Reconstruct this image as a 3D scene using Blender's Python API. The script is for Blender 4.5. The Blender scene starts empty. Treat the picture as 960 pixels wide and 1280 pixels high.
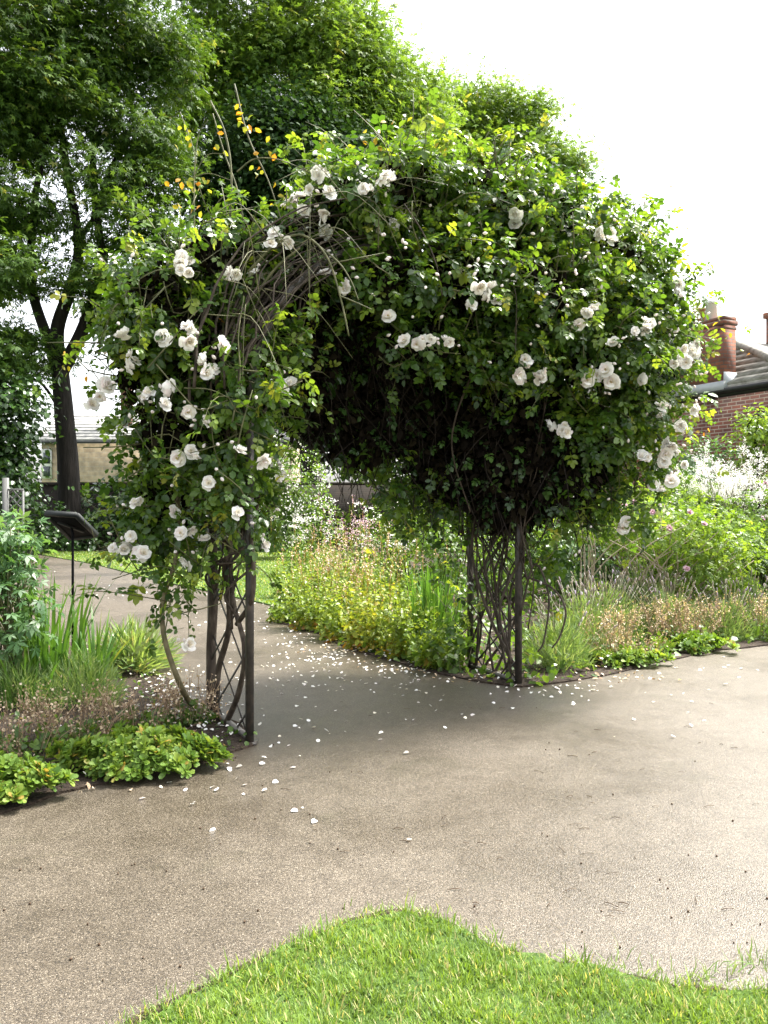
import bpy, bmesh, math
import numpy as np
from mathutils import Vector, Matrix

sc = bpy.context.scene
COL = sc.collection
rng = np.random.default_rng(11)
R = math.radians

# ------------------------------------------------------------------ camera, sky, sun, exposure
F, HY, EYE = 1000.0, 625.0, 1.6          # focal length and horizon row in photo pixels, eye height in metres
cam = bpy.data.cameras.new('camera')
cam.sensor_fit = 'VERTICAL'; cam.sensor_height = 36.0; cam.lens = 36.0 * F / 1280.0
cam.shift_y = -(640.0 - HY) / 1280.0
cam.clip_start = 0.05; cam.clip_end = 600
cam_o = bpy.data.objects.new('camera', cam); COL.objects.link(cam_o)
cam_o.location = (0, 0, EYE); cam_o.rotation_euler = (R(90), 0, 0)
sc.camera = cam_o

SUN_EL, SUN_AZ = 58.0, 62.0              # azimuth clockwise from +Y (the viewing direction): ahead and to the right
w = bpy.data.worlds.new('World'); sc.world = w; w.use_nodes = True
nt = w.node_tree; bg = nt.nodes['Background']
sky = nt.nodes.new('ShaderNodeTexSky'); sky.sky_type = 'NISHITA'; sky.sun_disc = False
sky.sun_elevation = R(SUN_EL); sky.sun_rotation = R(SUN_AZ); sky.dust_density = 4.0; sky.air_density = 1.0
hs = nt.nodes.new('ShaderNodeHueSaturation'); hs.inputs['Saturation'].default_value = 0.22
nt.links.new(sky.outputs[0], hs.inputs['Color']); nt.links.new(hs.outputs[0], bg.inputs['Color'])
bg.inputs['Strength'].default_value = 0.11
sl = bpy.data.lights.new('sun', 'SUN'); sl.energy = 3.0; sl.angle = R(16); sl.color = (1.0, 0.96, 0.88)
so = bpy.data.objects.new('sun', sl); COL.objects.link(so)
sd = Vector((math.sin(R(SUN_AZ)) * math.cos(R(SUN_EL)), math.cos(R(SUN_AZ)) * math.cos(R(SUN_EL)), math.sin(R(SUN_EL))))
so.rotation_euler = sd.to_track_quat('Z', 'Y').to_euler(); so.location = (6, 6, 20)
sc.view_settings.view_transform = 'Standard'; sc.view_settings.look = 'None'
sc.view_settings.exposure = 2.45; sc.view_settings.gamma = 1.0
try:
    sc.view_settings.use_curve_mapping = False
except Exception:
    pass
sc.render.engine = 'CYCLES'
sc.cycles.max_bounces = 7; sc.cycles.diffuse_bounces = 4; sc.cycles.transmission_bounces = 5; sc.cycles.glossy_bounces = 3
sc.cycles.use_denoising = True


# ------------------------------------------------------------------ helpers
def at(px, py, Y):
    return np.array([(px - 480) / F * Y, Y, EYE - (py - HY) / F * Y])


def gd(px, py, z=0.0):
    Y = (EYE - z) * F / (py - HY)
    return np.array([(px - 480) / F * Y, Y, z])


def unit(v):
    v = np.asarray(v, float)
    return v / np.maximum(np.linalg.norm(v, axis=-1, keepdims=True), 1e-9)


def rdir(n):
    return unit(rng.normal(size=(n, 3)))


class MB:
    """collects vertices and faces and links them as ONE mesh object"""
    def __init__(self):
        self.V, self.T, self.n, self.Fk, self.Mk = [], [], 0, {}, {}

    def add(self, V, faces, tone=0.5, mat=0):
        V = np.asarray(V, float).reshape(-1, 3)
        self.V.append(V)
        self.T.append(np.broadcast_to(np.asarray(tone, float), (len(V),)).copy())
        for f in faces:
            f = np.asarray(f, int)
            if f.ndim == 1:
                f = f[None]
            self.Fk.setdefault(f.shape[1], []).append(f + self.n)
            self.Mk.setdefault(f.shape[1], []).append(np.full(len(f), mat))
        self.n += len(V)

    def box(self, c, s, tone=0.5, rot=None, mat=0):
        c, s = np.asarray(c, float), np.asarray(s, float) / 2
        v = np.array([[x, y, z] for z in (-1, 1) for y in (-1, 1) for x in (-1, 1)]) * s
        if rot is not None:
            v = v @ np.asarray(rot).T
        self.add(v + c, [[0, 2, 3, 1], [4, 5, 7, 6], [0, 1, 5, 4], [2, 6, 7, 3], [0, 4, 6, 2], [1, 3, 7, 5]], tone, mat)

    def bar(self, a, b, wd, th, side=(0, 0, 1), tone=0.5, mat=0):
        a, b = np.asarray(a, float), np.asarray(b, float)
        d = unit(b - a); sv = np.asarray(side, float)
        x = unit(np.cross(d, sv)); y = np.cross(x, d)
        rot = np.stack([x, y, d], 1)
        self.box((a + b) / 2, (wd, th, np.linalg.norm(b - a)), tone, rot, mat)

    def tube(self, pts, rad, sides=6, tone=0.5, mat=0):
        P = np.asarray(pts, float); n = len(P)
        r = np.broadcast_to(np.asarray(rad, float), (n,))
        t = unit(np.gradient(P, axis=0))
        u = np.cross(t[0], [0, 0, 1.0])
        if np.linalg.norm(u) < .05:
            u = np.cross(t[0], [0, 1.0, 0])
        us = []
        for k in range(n):
            u = u - t[k] * np.dot(u, t[k]); u = unit(u); us.append(u)
        us = np.array(us); vs = np.cross(t, us)
        a = np.arange(sides) * 2 * math.pi / sides
        V = (P[:, None] + r[:, None, None] * (np.cos(a)[None, :, None] * us[:, None] + np.sin(a)[None, :, None] * vs[:, None])).reshape(-1, 3)
        i = np.arange(n - 1)[:, None] * sides; j = np.arange(sides)[None]; j2 = (j + 1) % sides
        q = np.stack([i + j, i + j2, i + sides + j2, i + sides + j], -1).reshape(-1, 4)
        self.add(V, [q, np.arange(sides)[::-1], np.arange(sides) + (n - 1) * sides], tone, mat)

    def scatter(self, tpl, P, D, N, S, tone):
        T, faces = tpl
        P = np.asarray(P, float); m = len(P)
        if m == 0:
            return
        D = unit(D); X = unit(np.cross(D, N)); Z = np.cross(X, D)
        S = np.broadcast_to(np.asarray(S, float), (m,))
        V = P[:, None] + S[:, None, None] * (T[None, :, 0:1] * X[:, None] + T[None, :, 1:2] * D[:, None] + T[None, :, 2:3] * Z[:, None])
        k = len(T); off = (np.arange(m) * k)[:, None, None]
        fs = {}
        for f in faces:
            fs.setdefault(len(f), []).append(f)
        fl = [(np.array(g)[None] + off).reshape(-1, kk) for kk, g in fs.items()]
        self.add(V.reshape(-1, 3), fl, np.repeat(np.broadcast_to(tone, (m,)), k))

    def build(self, name, mat, parent=None, base=None, smooth=False):
        me = bpy.data.meshes.new(name)
        V = np.concatenate(self.V) if self.V else np.zeros((0, 3))
        if base is not None:
            V = V - np.asarray(base)
        loops, starts, mi, c = [], [], [], 0
        for k, l in self.Fk.items():
            f = np.concatenate(l); loops.append(f.ravel())
            starts.append(c + np.arange(len(f)) * k); c += f.size
            mi.append(np.concatenate(self.Mk[k]))
        me.vertices.add(len(V)); me.vertices.foreach_set('co', V.ravel().astype(np.float32))
        if loops:
            L = np.concatenate(loops); S = np.concatenate(starts)
            me.loops.add(len(L)); me.loops.foreach_set('vertex_index', L.astype(np.int32))
            me.polygons.add(len(S)); me.polygons.foreach_set('loop_start', S.astype(np.int32))
            me.polygons.foreach_set('material_index', np.concatenate(mi).astype(np.int32))
        me.update(calc_edges=True); me.validate()
        a = me.attributes.new('tone', 'FLOAT', 'POINT'); a.data.foreach_set('value', np.concatenate(self.T).astype(np.float32))
        if smooth:
            me.polygons.foreach_set('use_smooth', np.ones(len(me.polygons), bool))
        for m in (mat if isinstance(mat, (list, tuple)) else [mat]):
            me.materials.append(m)
        o = bpy.data.objects.new(name, me); COL.objects.link(o)
        if parent is not None:
            o.parent = parent
        elif base is not None:
            o.location = base
        return o


def tag(o, label=None, cat=None, group=None, kind=None):
    for k, v in (('label', label), ('category', cat), ('group', group), ('kind', kind)):
        if v:
            o[k] = v
    return o


def thing(name, loc, label, cat, group=None, rz=0.0):
    o = bpy.data.objects.new(name, None); COL.objects.link(o)
    o.location = [float(v) for v in loc]; o.rotation_euler = (0, 0, rz); o.empty_display_size = .2
    return tag(o, label, cat, group)


def spline(pts, n=24):
    P = np.asarray(pts, float)
    if len(P) == 2:
        return P[0] + (P[1] - P[0]) * np.linspace(0, 1, n)[:, None]
    E = np.vstack([2 * P[0] - P[1], P, 2 * P[-1] - P[-2]])
    out = []
    for u in np.linspace(0, len(P) - 1 - 1e-6, n):
        i = int(u); t = u - i; a, b, c, d = E[i], E[i + 1], E[i + 2], E[i + 3]
        out.append(.5 * (2 * b + (c - a) * t + (2 * a - 5 * b + 4 * c - d) * t * t + (3 * b - a - 3 * c + d) * t ** 3))
    return np.array(out)


def inside(poly, xy):
    x, y = xy[:, 0], xy[:, 1]; r = np.zeros(len(xy), bool); n = len(poly)
    for i in range(n):
        x1, y1 = poly[i][:2]; x2, y2 = poly[(i + 1) % n][:2]
        c = ((y1 > y) != (y2 > y)) & (x < (x2 - x1) * (y - y1) / (y2 - y1 + 1e-12) + x1)
        r ^= c
    return r


# ------------------------------------------------------------------ materials
def mat_new(name):
    m = bpy.data.materials.new(name); m.use_nodes = True
    return m, m.node_tree, m.node_tree.nodes['Principled BSDF']


def ramp(nt, cols, pos=None):
    r = nt.nodes.new('ShaderNodeValToRGB'); e = r.color_ramp.elements
    pos = pos or np.linspace(0, 1, len(cols))
    e[0].position = pos[0]; e[0].color = (*cols[0], 1); e[1].position = pos[-1]; e[1].color = (*cols[-1], 1)
    for p, c in list(zip(pos, cols))[1:-1]:
        k = e.new(p); k.color = (*c, 1)
    return r


def leaf_mat(name, cols, pos=None, trans=.35, rough=.42, spec=.4, tint=(1.25, 1.15, .5)):
    m, nt, b = mat_new(name)
    at_ = nt.nodes.new('ShaderNodeAttribute'); at_.attribute_name = 'tone'
    r = ramp(nt, cols, pos); nt.links.new(at_.outputs['Fac'], r.inputs[0])
    nt.links.new(r.outputs[0], b.inputs['Base Color'])
    b.inputs['Roughness'].default_value = rough; b.inputs['Specular IOR Level'].default_value = spec
    if trans > 0:
        t = nt.nodes.new('ShaderNodeBsdfTranslucent'); mx = nt.nodes.new('ShaderNodeMixShader')
        mul = nt.nodes.new('ShaderNodeMixRGB'); mul.blend_type = 'MULTIPLY'; mul.inputs[0].default_value = 1
        mul.inputs[2].default_value = (*[c * 1.5 for c in tint], 1)
        nt.links.new(r.outputs[0], mul.inputs[1]); nt.links.new(mul.outputs[0], t.inputs['Color'])
        mx.inputs[0].default_value = trans
        nt.links.new(b.outputs[0], mx.inputs[1]); nt.links.new(t.outputs[0], mx.inputs[2])
        nt.links.new(mx.outputs[0], nt.nodes['Material Output'].inputs['Surface'])
    return m


def noise_mat(name, cols, pos=None, scale=8, detail=6, rough=.8, bump=.0, bscale=None, spec=.3, bdist=.02, stretch=None):
    m, nt, b = mat_new(name)
    tc = nt.nodes.new('ShaderNodeTexCoord'); n = nt.nodes.new('ShaderNodeTexNoise')
    n.inputs['Scale'].default_value = scale; n.inputs['Detail'].default_value = detail
    src = tc.outputs['Object']
    if stretch:
        mp = nt.nodes.new('ShaderNodeMapping'); mp.inputs['Scale'].default_value = stretch
        nt.links.new(src, mp.inputs[0]); src = mp.outputs[0]
    nt.links.new(src, n.inputs['Vector'])
    r = ramp(nt, cols, pos); nt.links.new(n.outputs['Fac'], r.inputs[0]); nt.links.new(r.outputs[0], b.inputs['Base Color'])
    b.inputs['Roughness'].default_value = rough; b.inputs['Specular IOR Level'].default_value = spec
    if bump:
        n2 = nt.nodes.new('ShaderNodeTexNoise'); n2.inputs['Scale'].default_value = bscale or scale * 3; n2.inputs['Detail'].default_value = 6
        nt.links.new(src, n2.inputs['Vector'])
        bp = nt.nodes.new('ShaderNodeBump'); bp.inputs['Strength'].default_value = bump; bp.inputs['Distance'].default_value = bdist
        nt.links.new(n2.outputs['Fac'], bp.inputs['Height']); nt.links.new(bp.outputs[0], b.inputs['Normal'])
    return m


def path_material():
    m, nt, b = mat_new('path_gravel_resin')
    tc = nt.nodes.new('ShaderNodeTexCoord'); co = tc.outputs['Object']
    L = nt.links.new
    v = nt.nodes.new('ShaderNodeTexVoronoi'); v.inputs['Scale'].default_value = 240; L(co, v.inputs['Vector'])
    sep = nt.nodes.new('ShaderNodeSeparateColor'); L(v.outputs['Color'], sep.inputs[0])
    chips = ramp(nt, [(.024, .020, .015), (.066, .054, .040), (.102, .085, .062), (.142, .120, .091), (.28, .25, .205)], [0, .14, .5, .86, 1])
    L(sep.outputs[0], chips.inputs[0])
    # bitumen between the chips
    gap = ramp(nt, [(1, 1, 1), (.32, .30, .27)], [.35, .75]); L(v.outputs['Distance'], gap.inputs[0])
    v.inputs['Randomness'].default_value = 1.0
    mul = nt.nodes.new('ShaderNodeMixRGB'); mul.blend_type = 'MULTIPLY'; mul.inputs[0].default_value = .75
    L(chips.outputs[0], mul.inputs[1]); L(gap.outputs[0], mul.inputs[2])
    # damp patches and dirt
    n = nt.nodes.new('ShaderNodeTexNoise'); n.inputs['Scale'].default_value = .55; n.inputs['Detail'].default_value = 5; n.inputs['Roughness'].default_value = .6
    L(co, n.inputs['Vector'])
    damp = ramp(nt, [(.70, .665, .62), (.93, .90, .86), (1.05, 1.03, 1.0)], [.36, .53, .70]); L(n.outputs['Fac'], damp.inputs[0])
    n3 = nt.nodes.new('ShaderNodeTexNoise'); n3.inputs['Scale'].default_value = 7; n3.inputs['Detail'].default_value = 6; L(co, n3.inputs['Vector'])
    blot = ramp(nt, [(.84, .83, .81), (1.0, 1.0, 1.0)], [.36, .56]); L(n3.outputs['Fac'], blot.inputs[0])
    m2 = nt.nodes.new('ShaderNodeMixRGB'); m2.blend_type = 'MULTIPLY'; m2.inputs[0].default_value = 1
    L(mul.outputs[0], m2.inputs[1]); L(damp.outputs[0], m2.inputs[2])
    m3 = nt.nodes.new('ShaderNodeMixRGB'); m3.blend_type = 'MULTIPLY'; m3.inputs[0].default_value = 1
    L(m2.outputs[0], m3.inputs[1]); L(blot.outputs[0], m3.inputs[2])
    n4 = nt.nodes.new('ShaderNodeTexNoise'); n4.inputs['Scale'].default_value = 1.7; n4.inputs['Detail'].default_value = 8; n4.inputs['Distortion'].default_value = .8; L(co, n4.inputs['Vector'])
    st_ = ramp(nt, [(1, 1, 1), (1, 1, 1), (.74, .76, .66)], [0, .60, .74]); L(n4.outputs['Fac'], st_.inputs[0])
    m4_ = nt.nodes.new('ShaderNodeMixRGB'); m4_.blend_type = 'MULTIPLY'; m4_.inputs[0].default_value = 1
    L(m3.outputs[0], m4_.inputs[1]); L(st_.outputs[0], m4_.inputs[2])
    L(m4_.outputs[0], b.inputs['Base Color'])
    rr = nt.nodes.new('ShaderNodeMapRange'); rr.inputs['From Min'].default_value = .35; rr.inputs['From Max'].default_value = .65
    rr.inputs['To Min'].default_value = .28; rr.inputs['To Max'].default_value = .52
    L(n.outputs['Fac'], rr.inputs['Value']); L(rr.outputs[0], b.inputs['Roughness'])
    b.inputs['Specular IOR Level'].default_value = .5
    bp = nt.nodes.new('ShaderNodeBump'); bp.inputs['Strength'].default_value = .55; bp.inputs['Distance'].default_value = .004; bp.invert = True
    L(v.outputs['Distance'], bp.inputs['Height']); L(bp.outputs[0], b.inputs['Normal'])
    return m


def brick_mat(name, c1, c2, mortar, bw=.225, rh=.075, bump=.4, msize=.010, dirt=.35):
    m, nt, b = mat_new(name); L = nt.links.new
    tc = nt.nodes.new('ShaderNodeTexCoord'); sp = nt.nodes.new('ShaderNodeSeparateXYZ'); L(tc.outputs['Object'], sp.inputs[0])
    ad = nt.nodes.new('ShaderNodeMath'); ad.operation = 'ADD'; L(sp.outputs[0], ad.inputs[0]); L(sp.outputs[1], ad.inputs[1])
    cb = nt.nodes.new('ShaderNodeCombineXYZ'); L(ad.outputs[0], cb.inputs[0]); L(sp.outputs[2], cb.inputs[1])
    br = nt.nodes.new('ShaderNodeTexBrick'); L(cb.outputs[0], br.inputs['Vector'])
    br.inputs['Scale'].default_value = 1; br.inputs['Brick Width'].default_value = bw; br.inputs['Row Height'].default_value = rh
    br.inputs['Mortar Size'].default_value = msize; br.inputs['Mortar Smooth'].default_value = .2; br.inputs['Bias'].default_value = 0
    br.inputs['Color1'].default_value = (*c1, 1); br.inputs['Color2'].default_value = (*c2, 1); br.inputs['Mortar'].default_value = (*mortar, 1)
    n = nt.nodes.new('ShaderNodeTexNoise'); n.inputs['Scale'].default_value = 3.5; n.inputs['Detail'].default_value = 8; L(tc.outputs['Object'], n.inputs['Vector'])
    r = ramp(nt, [(1 - dirt,) * 3, (1.1, 1.08, 1.05)], [.35, .68]); L(n.outputs['Fac'], r.inputs[0])
    mu = nt.nodes.new('ShaderNodeMixRGB'); mu.blend_type = 'MULTIPLY'; mu.inputs[0].default_value = 1
    L(br.outputs['Color'], mu.inputs[1]); L(r.outputs[0], mu.inputs[2]); L(mu.outputs[0], b.inputs['Base Color'])
    b.inputs['Roughness'].default_value = .85
    bp = nt.nodes.new('ShaderNodeBump'); bp.inputs['Strength'].default_value = bump; bp.inputs['Distance'].default_value = .01; bp.invert = True
    L(br.outputs['Fac'], bp.inputs['Height']); L(bp.outputs[0], b.inputs['Normal'])
    return m


M = {}
M['path'] = path_material()
M['soil'] = noise_mat('soil', [(.012, .008, .006), (.035, .024, .016), (.07, .05, .035)], [.3, .5, .72], scale=30, bump=1.0, bscale=45, bdist=.03, rough=.95)
M['turf'] = noise_mat('turf_base', [(.026, .050, .010), (.045, .085, .014), (.075, .12, .022)], [.3, .5, .7], scale=14, rough=.9, bump=.5, bscale=90)  # darkened for the shade at the foot of the grass blades
M['grass'] = leaf_mat('grass_blades', [(.055, .105, .014), (.115, .195, .026), (.19, .275, .045), (.40, .36, .17)], [0, .45, .84, 1], trans=.35, rough=.45)
M['rose_leaf'] = leaf_mat('rose_leaves', [(.022, .054, .010), (.048, .106, .014), (.112, .186, .023), (.20, .26, .032), (.30, .26, .03), (.35, .15, .02)], [0, .35, .7, .9, .97, 1], trans=.42, rough=.34, spec=.5)
M['young_leaf'] = leaf_mat('young_rose_leaves', [(.16, .22, .03), (.34, .27, .03), (.40, .17, .03)], trans=.4)
M['cane'] = noise_mat('rose_canes', [(.022, .016, .011), (.05, .037, .026), (.11, .09, .066)], [.3, .52, .75], scale=25, bump=.4, rough=.75, stretch=(1, 1, .3))
M['shade_dead_twig'] = noise_mat('shade_dark_dead_twigs', [(.008, .006, .004), (.018, .013, .009), (.04, .032, .024)], [.3, .55, .8], scale=18, rough=.9)  # dead twigs, their colour darkened for the shade under the arch
M['green_cane'] = noise_mat('green_canes', [(.05, .056, .022), (.095, .098, .042), (.17, .158, .08)], [.3, .5, .7], scale=14, rough=.6)
M['dead'] = leaf_mat('inner_shade_leaves', [(.004, .003, .002), (.009, .0065, .004), (.018, .014, .007)], trans=.05, rough=.9, spec=.1)  # near-black leaf colour stands in for shade within the rose canopy
M['petal'] = leaf_mat('rose_petals', [(.88, .80, .64), (.90, .88, .82), (.91, .905, .885), (.89, .79, .77)], [0, .25, .6, 1], trans=.28, rough=.6, spec=.2, tint=(.675, .665, .64))
M['stamen'] = noise_mat('stamens', [(.35, .22, .04), (.55, .40, .10)], scale=80)
M['bow_cane'] = noise_mat('bowed_cane', [(.06, .05, .025), (.12, .10, .05), (.19, .16, .09)], [.3, .5, .7], scale=14, rough=.6)
M['metal'] = noise_mat('painted_steel', [(.018, .015, .013), (.040, .034, .028), (.085, .06, .042)], [.3, .55, .8], scale=22, detail=8, rough=.5, bump=.15, spec=.5)
M['galv'] = noise_mat('steel_sill', [(.10, .09, .08), (.2, .19, .17)], scale=20, rough=.5)
M['bark'] = noise_mat('bark', [(.006, .005, .004), (.014, .011, .009), (.032, .027, .022)], [.3, .5, .75], scale=5, bump=1.0, bscale=9, bdist=.06, rough=.9, stretch=(1, 1, .25))
M['tree_leaf'] = leaf_mat('sycamore_leaves', [(.024, .054, .010), (.050, .102, .017), (.100, .168, .028), (.18, .19, .05)], [0, .4, .85, 1], trans=.33, rough=.55, spec=.2)
M['tree_leaf_light'] = leaf_mat('light_sycamore_leaves', [(.052, .104, .017), (.098, .174, .028), (.155, .238, .044), (.22, .23, .065)], [0, .4, .85, 1], trans=.40, rough=.55, spec=.2)
M['shade_tree_leaf'] = leaf_mat('shade_dark_tree_leaves', [(.012, .032, .010), (.024, .056, .015), (.05, .095, .024)], trans=.25, rough=.7, spec=.12)  # dark green carries the shade under the light sycamore's crown
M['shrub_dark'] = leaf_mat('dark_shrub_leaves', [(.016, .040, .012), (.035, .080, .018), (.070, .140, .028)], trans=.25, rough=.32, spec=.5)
M['shrub_mid'] = leaf_mat('mid_shrub_leaves', [(.042, .09, .016), (.085, .155, .026), (.14, .22, .038)], trans=.4)
M['shrub_light'] = leaf_mat('light_shrub_leaves', [(.075, .14, .022), (.135, .22, .032), (.20, .28, .045)], trans=.45)
M['shrub_blue'] = leaf_mat('bluish_shrub_leaves', [(.035, .09, .03), (.07, .15, .052), (.12, .21, .08)], trans=.33)
M['strap'] = leaf_mat('strap_leaves', [(.045, .11, .022), (.075, .17, .028), (.12, .23, .04), (.33, .27, .06)], [0, .5, .93, 1], trans=.35)
M['perennial'] = leaf_mat('perennial_leaves', [(.09, .16, .025), (.16, .23, .032), (.24, .28, .04), (.33, .24, .045), (.26, .10, .025)], [0, .35, .7, .86, 1], trans=.38)
M['lavender'] = leaf_mat('lavender_leaves', [(.07, .13, .04), (.14, .22, .075), (.25, .31, .14), (.36, .32, .18)], [0, .45, .92, 1], trans=.3)
M['spike'] = leaf_mat('flower_spikes', [(.20, .20, .13), (.30, .27, .22), (.34, .28, .40)], trans=.25)
M['dry'] = leaf_mat('dry_seed_heads', [(.18, .115, .07), (.42, .31, .21), (.66, .56, .44)], trans=.2, rough=.8)
M['rosette'] = leaf_mat('rosette_leaves', [(.06, .125, .018), (.125, .21, .032), (.22, .29, .05), (.34, .25, .07)], [0, .5, .93, 1], trans=.32, rough=.5, spec=.3)
M['white_flower'] = leaf_mat('white_florets', [(.74, .73, .68), (.86, .85, .82), (.84, .76, .76)], trans=.4, rough=.7, tint=(.66, .65, .63))
M['pink_flower'] = leaf_mat('pink_florets', [(.42, .18, .26), (.62, .42, .48), (.78, .68, .70)], trans=.3, rough=.7, tint=(.66, .62, .64))
M['pale_stem'] = noise_mat('pale_stems', [(.22, .18, .12), (.38, .32, .23)], scale=20, rough=.8)
M['brick'] = brick_mat('red_brick', (.20, .060, .035), (.105, .040, .030), (.30, .25, .20))
M['chimney_brick'] = brick_mat('orange_brick', (.25, .088, .046), (.16, .058, .036), (.11, .085, .07))
M['garden_brick'] = brick_mat('old_garden_brick', (.036, .022, .016), (.024, .016, .012), (.03, .026, .02), dirt=.5)
M['stone'] = brick_mat('coursed_stone', (.50, .40, .27), (.42, .33, .22), (.44, .38, .29), bw=.55, rh=.24, msize=.018)
M['slate'] = noise_mat('slate', [(.20, .20, .20), (.30, .30, .29), (.40, .39, .36)], [.35, .5, .7], scale=3, rough=.7, stretch=(1, 1, 1))
M['tile'] = noise_mat('stone_slates', [(.14, .13, .11), (.24, .23, .20), (.34, .33, .29)], [.35, .5, .7], scale=6, rough=.75, bump=.3)
M['lead'] = noise_mat('lead_flashing', [(.28, .30, .31), (.40, .42, .43)], scale=6, rough=.5)
M['gutter'] = noise_mat('black_gutter', [(.012, .012, .012), (.03, .03, .03)], scale=10, rough=.4)
M['terracotta'] = noise_mat('terracotta', [(.34, .21, .11), (.48, .33, .19)], scale=9, rough=.8)
M['pale_pot'] = noise_mat('pale_clay', [(.62, .62, .60), (.78, .78, .76)], scale=9, rough=.6)
M['white_paint'] = noise_mat('white_paint', [(.68, .68, .66), (.8, .8, .78)], scale=9, rough=.5)
M['glass'] = noise_mat('window_glass', [(.03, .04, .05), (.06, .07, .08)], scale=2, rough=.08, spec=.6)
M['grey_wood'] = noise_mat('weathered_wood', [(.09, .09, .088), (.16, .16, .155)], scale=12, rough=.85, stretch=(1, 1, .1))
M['sign_black'] = noise_mat('sign_black', [(.003, .003, .0035), (.007, .007, .008)], scale=9, rough=.8, spec=.1)
M['sign_frame'] = noise_mat('sign_frame', [(.012, .014, .014), (.024, .027, .027)], scale=9, rough=.6, spec=.2)
M['twig'] = noise_mat('dry_twigs', [(.03, .02, .013), (.09, .055, .03)], scale=20, rough=.9)


# ------------------------------------------------------------------ leaf templates (x across, y along, z up)
def leaf_tpl(wd=.3, fold=.10, droop=.15, shape=(.35, .72)):
    a, b = shape
    T = np.array([[0, 0, 0], [-wd, a, fold], [-wd * .8, b, fold * .6 - droop * .4], [0, 1, -droop], [wd * .8, b, fold * .6 - droop * .4], [wd, a, fold], [0, .55, -droop * .25]])
    return T, [[0, 6, 2, 1], [6, 3, 2], [0, 5, 4, 6], [6, 4, 3]]


def lobed_tpl():
    T, Fc = [], []
    for ang, ln in ((0, 1.0), (52, .86), (-52, .86), (105, .55), (-105, .55)):
        c, s = math.cos(R(ang)), math.sin(R(ang)); k = len(T)
        for x, y, z in ((0, 0, 0), (-.17, .5, .02), (0, 1, -.16), (.17, .5, .02)):
            T.append((c * x * ln + s * y * ln, .18 + (-s * x + c * y) * ln * .82, z * ln))
        Fc.append([k, k + 3, k + 2, k + 1])
    return np.array(T), Fc


def rot_tpl(tpl, rz, off, s, tilt=0.0):
    T, Fc = tpl
    c, sn = math.cos(rz), math.sin(rz)
    ct, st = math.cos(tilt), math.sin(tilt)
    x, y, z = T[:, 0], T[:, 1], T[:, 2]
    y, z = y * ct - z * st, y * st + z * ct
    return np.stack([x * c + y * sn, -x * sn + y * c, z], 1) * s + np.array(off), Fc


def join_tpl(l):
    T, Fc, n = [], [], 0
    for t, f in l:
        T.append(t); Fc += [[i + n for i in q] for q in f]; n += len(t)
    return np.concatenate(T), Fc


def compound_tpl(rs, pairs=2):
    lf = leaf_tpl(.33, .07, .14, (.38, .74)); parts = []
    stalk = np.array([[-.012, 0, 0], [.012, 0, 0], [.012, .72, -.03], [-.012, .72, -.03]])
    parts.append((stalk, [[0, 1, 2, 3]]))
    for i in range(pairs):
        y = .30 + i * .34 / max(pairs - 1, 1) if pairs > 1 else .45
        for s in (-1, 1):
            parts.append(rot_tpl(lf, s * R(rs.uniform(50, 75)), (0, y, 0), rs.uniform(.34, .44), rs.uniform(-.45, .2)))
    parts.append(rot_tpl(lf, rs.uniform(-.2, .2), (0, .70, -.02), rs.uniform(.40, .50), rs.uniform(-.45, 0)))
    return join_tpl(parts)


LEAF = leaf_tpl(); LEAF_WIDE = leaf_tpl(.40, .08, .2); LEAF_LONG = leaf_tpl(.14, .06, .25); NEEDLE = (np.array([[-.05, 0, 0], [.05, 0, 0], [.03, .6, .02], [0, 1, 0], [-.03, .6, .02]]), [[0, 1, 2, 4], [4, 2, 3]])
LOBED = lobed_tpl()
ROSE = [compound_tpl(np.random.RandomState(i)) for i in range(6)]
ROSE3 = [compound_tpl(np.random.RandomState(20 + i), 1) for i in range(3)]
SPOON = (np.array([[-.05, 0, 0], [.05, 0, 0], [.09, .4, .14], [-.09, .4, .14], [.19, .68, .20], [-.19, .68, .20], [.16, .92, .13], [-.16, .92, .13], [0, 1.0, .09], [0, .55, .13]]),
         [[0, 1, 2, 3], [3, 2, 9], [2, 4, 9], [3, 9, 5], [9, 4, 6, 8], [5, 9, 8, 7]])
DOT = (np.array([[-.5, 0, 0], [0, -.5, .1], [.5, 0, 0], [0, .5, -.1]]), [[0, 1, 2, 3]])
PETAL = (np.array([[-.1, 0, 0], [.1, 0, 0], [.45, .5, .12], [-.45, .5, .12], [.35, .95, .05], [-.35, .95, .05], [0, .5, .0], [0, 1, -.02]]), [[0, 1, 2, 6], [0, 6, 3], [6, 2, 4, 7], [3, 6, 7, 5]])


def leaves(mb, P, out, S, tone, tpl, up=.8, o_d=.8, o_n=.4, jd=.6, jn=.45, down=.35):
    n = len(P)
    if n == 0:
        return
    D = unit(out * o_d + rng.normal(size=(n, 3)) * jd + np.array([0, 0, -down]))
    N = unit(np.array([0, 0, up]) + out * o_n + rng.normal(size=(n, 3)) * jn)
    if isinstance(tpl, list):
        k = rng.integers(0, len(tpl), n)
        for i, t in enumerate(tpl):
            s = k == i
            mb.scatter(t, P[s], D[s], N[s], S[s] if np.ndim(S) else S, tone[s])
    else:
        mb.scatter(tpl, P, D, N, S, tone)


def blob_points(c, r, n, power=3.0, jitter=.0):
    d = rdir(n); u = rng.random(n) ** (1 / power)
    p = d * u[:, None]
    P = np.asarray(c) + p * np.asarray(r) + rng.normal(size=(n, 3)) * jitter
    return P, unit(d / np.asarray(r))


def lumpy(n, base=.4, spread=.2):
    return np.clip(rng.normal(base, spread, n), 0, 1)


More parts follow.
